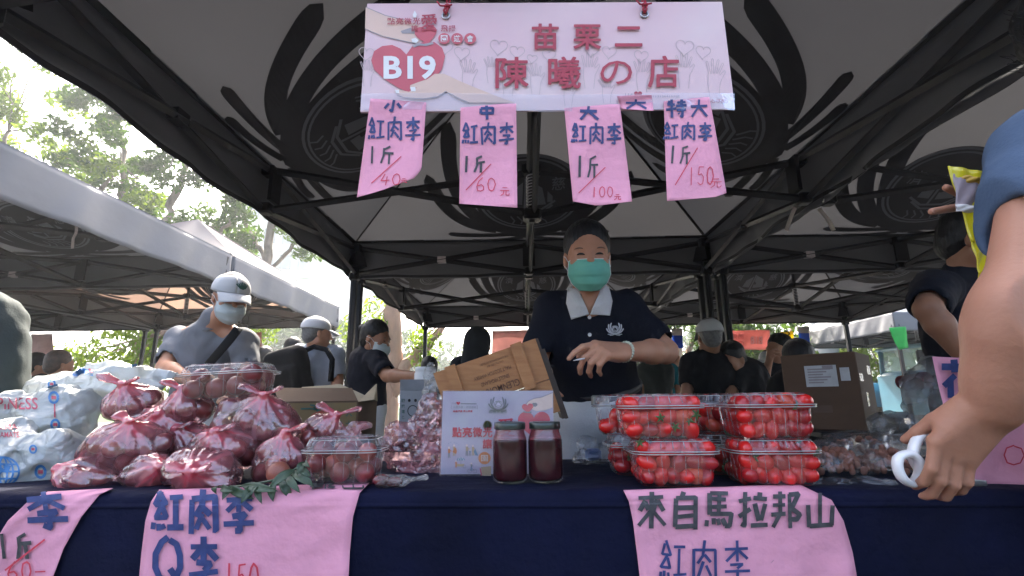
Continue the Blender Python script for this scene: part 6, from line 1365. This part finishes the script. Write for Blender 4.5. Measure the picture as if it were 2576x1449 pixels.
person('woman in profile with a hair bun, mask and navy shirt reaching into a tub', dict(hip=(925, 1010, 3.45), chest=(922, 935, 3.42), neck=(932, 884, 3.38), head=(946, 855, 3.34), sa=(902, 900, 3.5), sb=(945, 905, 3.3), eb=(975, 945, 3.15), wb=(1045, 946, 2.9)),
       C_NAVY, C_TR, M_SKIND, .98, .008, 1.3, .22, 0, 'bun', M_HAIR, False, M_MGRY, C_WHITE, sleeve=.75)
person('dark hooded figure in the bright glare behind the crate', dict(hip=(1200, 1060, 4.0), chest=(1195, 960, 4.0), neck=(1200, 900, 4.0), head=(1206, 868, 4.0), sa=(1158, 920, 4.0), ea=(1150, 985, 3.95), sb=(1236, 915, 4.0), eb=(1245, 985, 3.95)), C_HOOD, C_BLK, M_SKIND, 1.05, .011, 2.7, 0, 0, None, hood=True, hands=False, sleeve=.95)
person('grey-green shirted person at the left edge, only the shoulder and back in view', dict(hip=(-72, 1010, 1.60), chest=(-66, 862, 1.56), neck=(-112, 715, 1.58), head=(-165, 610, 1.56), sb=(-18, 795, 1.55), sa=(-160, 800, 1.65)), C_GRNG, C_BLK, M_SKIND, 1.0, .0084, .5, .1, 0, 'short', face=False)
person('man in a navy shirt leaning at the right, tanned forearm pointing down', dict(hip=(2450, 1030, 2.05), chest=(2420, 830, 2.0), neck=(2430, 690, 1.95), head=(2452, 610, 1.9), sa=(2352, 728, 1.9), ea=(2334, 778, 1.75), wa=(2432, 905, 1.72), sb=(2500, 740, 2.05)), C_NAVY, C_BLK, M_SKIND, 1.03, .008, .9, .3, 0, 'short', face=False, collar=C_WHITE, sleeve=.72)
person('person in a dark olive shirt beside the woman in teal', dict(hip=(1650, 1040, 4.500), chest=(1647, 955, 4.500), neck=(1650, 912, 4.500), head=(1655, 888, 4.500), sa=(1622, 930, 4.500), ea=(1616, 985, 4.500), sb=(1674, 930, 4.500), eb=(1680, 985, 4.500)), C_OLV, C_BLK, M_SKIND, .95, .012, 3.0, 0, 0, 'short', hands=False, face=False)
person('woman in a teal shirt with tied dark hair, in profile by the tent post', dict(hip=(1688, 1050, 5.2), chest=(1684, 960, 5.2), neck=(1686, 922, 5.2), head=(1690, 905, 5.2), sa=(1668, 940, 5.25), sb=(1700, 940, 5.1), eb=(1710, 985, 5.1), wb=(1721, 1020, 5.0)), C_TEAL, C_BLK, M_SKINW, .92, .011, 1.4, 0, 0, 'bun', hands=False, face=False, sleeve=.5)
person('black-shirted man in a pale cap seen from behind, left of the tent post', dict(hip=(1776, 1050, 3.608), chest=(1776, 945, 3.608), neck=(1784, 882, 3.608), head=(1784, 850, 3.575), sa=(1738, 915, 3.608), ea=(1728, 990, 3.567), sb=(1822, 915, 3.608), eb=(1831, 990, 3.567)), C_BLK, C_BLK, M_SKIND, 1.02, .011, 3.1, 0, 0, 'short', M_HAIRG, True, collar=C_WHITE, hands=False, face=False)
person('black-shirted person bending forward just right of the tent post, dark cap', dict(hip=(1925, 1040, 3.772), chest=(1880, 955, 3.690), neck=(1858, 925, 3.649), head=(1842, 908, 3.608), sa=(1856, 950, 3.608), ea=(1836, 1000, 3.526), sb=(1900, 935, 3.731), eb=(1930, 990, 3.690)), C_BLK, C_BLK, M_SKIND, 1.0, .011, -1.0, .35, 0, 'short', hands=False, face=False)
person('black-haired person with a white collar lifting a hand to the mouth', dict(hip=(1985, 1050, 3.936), chest=(1972, 960, 3.936), neck=(1968, 912, 3.936), head=(1960, 884, 3.903), sa=(1938, 935, 3.895), ea=(1918, 970, 3.772), wa=(1930, 925, 3.690), sb=(2005, 935, 3.977)), C_BLK, C_BLK, M_SKINW, 1.02, .010, -1.15, 0, 0, 'short', collar=C_WHITE, face=False)
person('person with dark hair seated low beside the brown carton, shirt almost black', dict(hip=(2020, 1080, 2.952), chest=(2010, 1000, 2.952), neck=(2012, 945, 2.952), head=(2012, 915, 2.936), sa=(1972, 975, 2.952), ea=(1962, 1040, 2.870), sb=(2052, 975, 2.952), eb=(2062, 1040, 2.870)), C_BLK, C_BLK, M_SKIND, 1.02, .011, 2.6, 0, 0, 'long', hands=False, face=False)
person('shopper in a white visor cap half hidden behind the hand-to-mouth person', dict(hip=(1930, 1060, 5.8), chest=(1930, 965, 5.8), neck=(1930, 928, 5.8), head=(1930, 910, 5.8), sa=(1906, 945, 5.8), ea=(1900, 995, 5.8), sb=(1954, 945, 5.8), eb=(1960, 995, 5.8)), C_LIGHT, C_BLK, M_SKINW, .95, .012, -1.2, .1, 0, 'short', cap=True, hands=False, face=False)
for i, (x, y, Y, hm_, lb) in enumerate(((96, 925, 4.6, M_HAIR, 'black-haired head above the white bags, left of the brown-haired one'), (152, 920, 4.4, M_HAIRB, 'brown-haired head above the white bags beneath the left tent'), (668, 905, 5.2, M_HAIR, 'dark-haired person far off between the plum box and the backpack'), (738, 884, 4.9, M_HAIR, 'dark-haired person just behind the backpack, head only in view'), (1078, 932, 5.0, M_HAIR, 'dark head low in the glare between the white tub and the crate'))):
    person(lb, dict(hip=(x, y+150*4/Y, Y), chest=(x, y+85*4/Y, Y), neck=(x, y+34*4/Y, Y), head=(x, y, Y), sa=(x-38*4/Y, y+55*4/Y, Y), ea=(x-44*4/Y, y+110*4/Y, Y), sb=(x+38*4/Y, y+55*4/Y, Y), eb=(x+44*4/Y, y+110*4/Y, Y)), (C_BLK, C_OLV, C_BLK, C_OLV, C_BLK)[i], C_BLK, M_SKIND, 1., .013, 2.4+.3*i, 0, 0, 'short', hm_, hands=False, face=False)

# ---------------------------------------------------------------- the customer at the right
Pc = {k: np.array(W(*v)) for k, v in dict(sh=(2622, 372, .88), el=(2554, 775, .80), wr=(2500, 1026, .86), neck=(2740, 240, .98), chest=(2760, 560, 1.0)).items()}
t = thing('person', (Pc['chest'][0], Pc['chest'][1], 0), 'customer in a blue T-shirt at the right edge gripping white scissors with the left hand', 'person')
hip = Pc['chest']*[1, 1, 0]+[0, .0, .92]
lo = np.minimum.reduce([Pc['wr']-[.16, .10, .16], Pc['sh']-.12]); hi = np.array([Pc['chest'][0]+.12, 1.12, Pc['neck'][2]+.12])
F_ = SDF(lo, hi, .0040)
F_.cone(Pc['sh'], Pc['el'], .050, .044, .05); F_.cone(Pc['chest']+[0, 0, .12], Pc['sh'], .06, .055, .03); F_.cone(Pc['chest'], Pc['neck'], .10, .055, .03)
m_ = Pc['el']*.70+Pc['wr']*.30; F_.chain([Pc['el'], m_, Pc['el']*.22+Pc['wr']*.78, Pc['wr']], [.043, .0430, .034, .0315], .06)
dw = unit(np.array(W(2398, 1128, .90))-Pc['wr']); F_.ell(Pc['wr'], (.034, .028, .03), k=.012)
hand_sdf(F_, Pc['wr']+dw*.006, dw, [.10, -1, .12], [-1, 0, .1], 1.12, curl=((-.05, .55, .5), (.0, .6, .5), (.05, .6, .5), (.1, .6, .5)), thumb=(.15, .3), spread=.03, k=.0045, fdir=(-.20, .12, -1))
# other arm, its fingers holding the yellow pouch
for a, c in ((W(2345, 532, 1.02), W(2420, 520, 1.05)), (W(2380, 472, 1.03), W(2440, 500, 1.06))):
    a, c = np.array(a), np.array(c); F_.cone(a, c, .0078, .0098, .004) if (a > lo).all() else None
b = MB(); F_.to(b); b.build('body', M_SKINP, t)
RT = rotz(.25); F_ = SDF(np.array([Pc['sh'][0]-.14, .68, .85]), np.array([Pc['chest'][0]+.24, 1.30, Pc['neck'][2]+.08]), .0058)
F_.ell(Pc['chest'], (.18, .13, .22), R=RT, k=.02); F_.ell(hip+[0, 0, .1], (.17, .13, .16), k=.05); F_.cone(Pc['sh'], Pc['chest']+[.05, 0, .2], .072, .08, .05)
d_ = Pc['el']-Pc['sh']; F_.cone(Pc['sh'], Pc['sh']+d_*.50, .072, .078, .03); F_.cone(Pc['sh']+d_*.585, Pc['sh']+d_*.95, .064, .085, .004, cut=True)
F_.warp(lambda Q: .009*(np.abs(vnoise(Q*[1, .8, .5], 26, 5.))*1.3-.5)+.003*np.abs(vnoise(Q*[1, 1, .6], 62, 1.))); b = MB(); F_.to(b); b.build('t_shirt', C_BLUE, t)
b = MB()
hm0 = Pc['sh']+d_*.515; ax_ = unit(d_); u1 = unit(np.cross(ax_, [0, 1, 0])); u2 = np.cross(ax_, u1)
hh = np.array(W(2682, 50, 1.05)); F_ = SDF(hh-.22, hh+.22, .008); F_.ell(hh, (.09, .10, .12), k=.01); F_.ell(hh+[.03, .03, -.09], (.07, .08, .07), k=.03); F_.warp(lambda Q: .006*vnoise(Q, 60, 3.)+.004*vnoise(Q, 140, 1.)); F_.to(b)
rng = np.random.default_rng(8)
for k in range(46):
    q = hh+np.array([-.085+rng.uniform(-.004, .03), rng.uniform(-.07, .06), rng.uniform(-.13, .06)]); L = rng.uniform(.02, .05); a0 = rng.uniform(0, 6)
    b.tube([q+np.array([-L*j/8*rng.uniform(.4, .9)+.008*math.cos(a0+j*1.1), .008*math.sin(a0+j), .010*math.sin(a0+j*.9)-L*.5*j/8]) for j in range(9)], .0008, 4)
b.build('hair', M_HAIR, t)
trousers_part(hip, RT, 1., t, C_BLK, .02)
# scissors
sc = thing('scissors', W(2285, 1180, .86), 'pair of scissors with white plastic finger loops held in the customer\'s hand', 'scissors')
M_WPL = pm('white_plastic', (.68, .68, .68), .35, .04, 20, coat=.3)
def loop(pts, Y, r, nm): 
    b = MB(); P_ = [np.array(W(x, y, Y+dy)) for x, y, dy in pts]; n_ = len(P_); T_ = np.linspace(0, n_, 48, endpoint=False); Q = []
    for t_ in T_:
        i = int(t_); f = t_-i; p0, p1, p2, p3 = [P_[(i+k) % n_] for k in (-1, 0, 1, 2)]; Q.append(.5*((2*p1)+(-p0+p2)*f+(2*p0-5*p1+4*p2-p3)*f*f+(-p0+3*p1-3*p2+p3)*f**3))
    b.tube(Q, r, 10, closed=True, flat=((0, 1, 0), 1.5)); b.build(nm, M_WPL, sc)
loop([(2262, 1150, 0), (2290, 1142, 0), (2312, 1160, 0), (2312, 1195, .01), (2296, 1216, .01), (2272, 1205, 0), (2258, 1176, 0)], .925, .0068, 'handle')
loop([(2296, 1150, .0), (2306, 1108, .0), (2332, 1084, .0), (2362, 1088, .01), (2380, 1130, .03), (2362, 1190, .03), (2330, 1200, .02), (2310, 1180, .02)], .935, .0072, 'handle')
b = MB(); b.tube([W(2330, 1196, .95), W(2400, 1212, .96), W(2480, 1216, .97)], [.010, .008, .005], 8, flat=((0, 1, 0), .5)); b.build('blade', M_STEEL, sc)
# yellow pouch and its strap
pc = thing('yellow_pouch', W(2420, 470, 1.0), 'yellow vinyl card pouch on a yellow strap held up by the customer in blue', 'pouch')
M_YEL = pm('yellow_vinyl', (.72, .62, .015), .3, .06, 9, .12, 60, coat=.5, trl=.2)
YP = 1.0; yq = lambda zx, zy, h=0.: np.array(W(2268+zx*.5291, zy*.5291, YP-h))
def quad(pts, h, nm, mt, par, th=.003, bend=.01):
    m2 = MB(); P_ = [yq(x, y, h) for x, y in pts]; m2.grid(lambda u, v: (1-v)*((1-u)*P_[0]+u*P_[1])+v*((1-u)*P_[3]+u*P_[2])+np.array([0, -bend*math.sin(u*3.14)*math.sin(v*3.14)+.002*math.sin(u*14+v*9), 0]), 12, 16, 0, thick=th); return m2.build(nm, mt, par)
pb = quad([(218, 790), (400, 822), (470, 1180), (330, 1150)], 0, 'pouch', M_YEL, pc); quad([(330, 1150), (470, 1180), (440, 1330), (368, 1300)], .001, 'strap', M_YEL, pc, bend=.004); quad([(366, 1290), (426, 1290), (400, 1449), (370, 1449)], -.002, 'strap', M_YEL, pc, bend=0)
quad([(245, 825), (392, 858), (408, 1020), (262, 1004)], .004, 'card', pm('grey_pink_card', (.26, .21, .23), .4), pb, .001, .01); quad([(283, 830), (395, 850), (398, 888), (280, 868)], .006, 'label', pm('ochre_label', (.50, .30, .04), .5), pb, .001, .01); quad([(258, 968), (402, 985), (408, 1022), (262, 1004)], .006, 'slip', M_SWHT, pb, .001, .01)
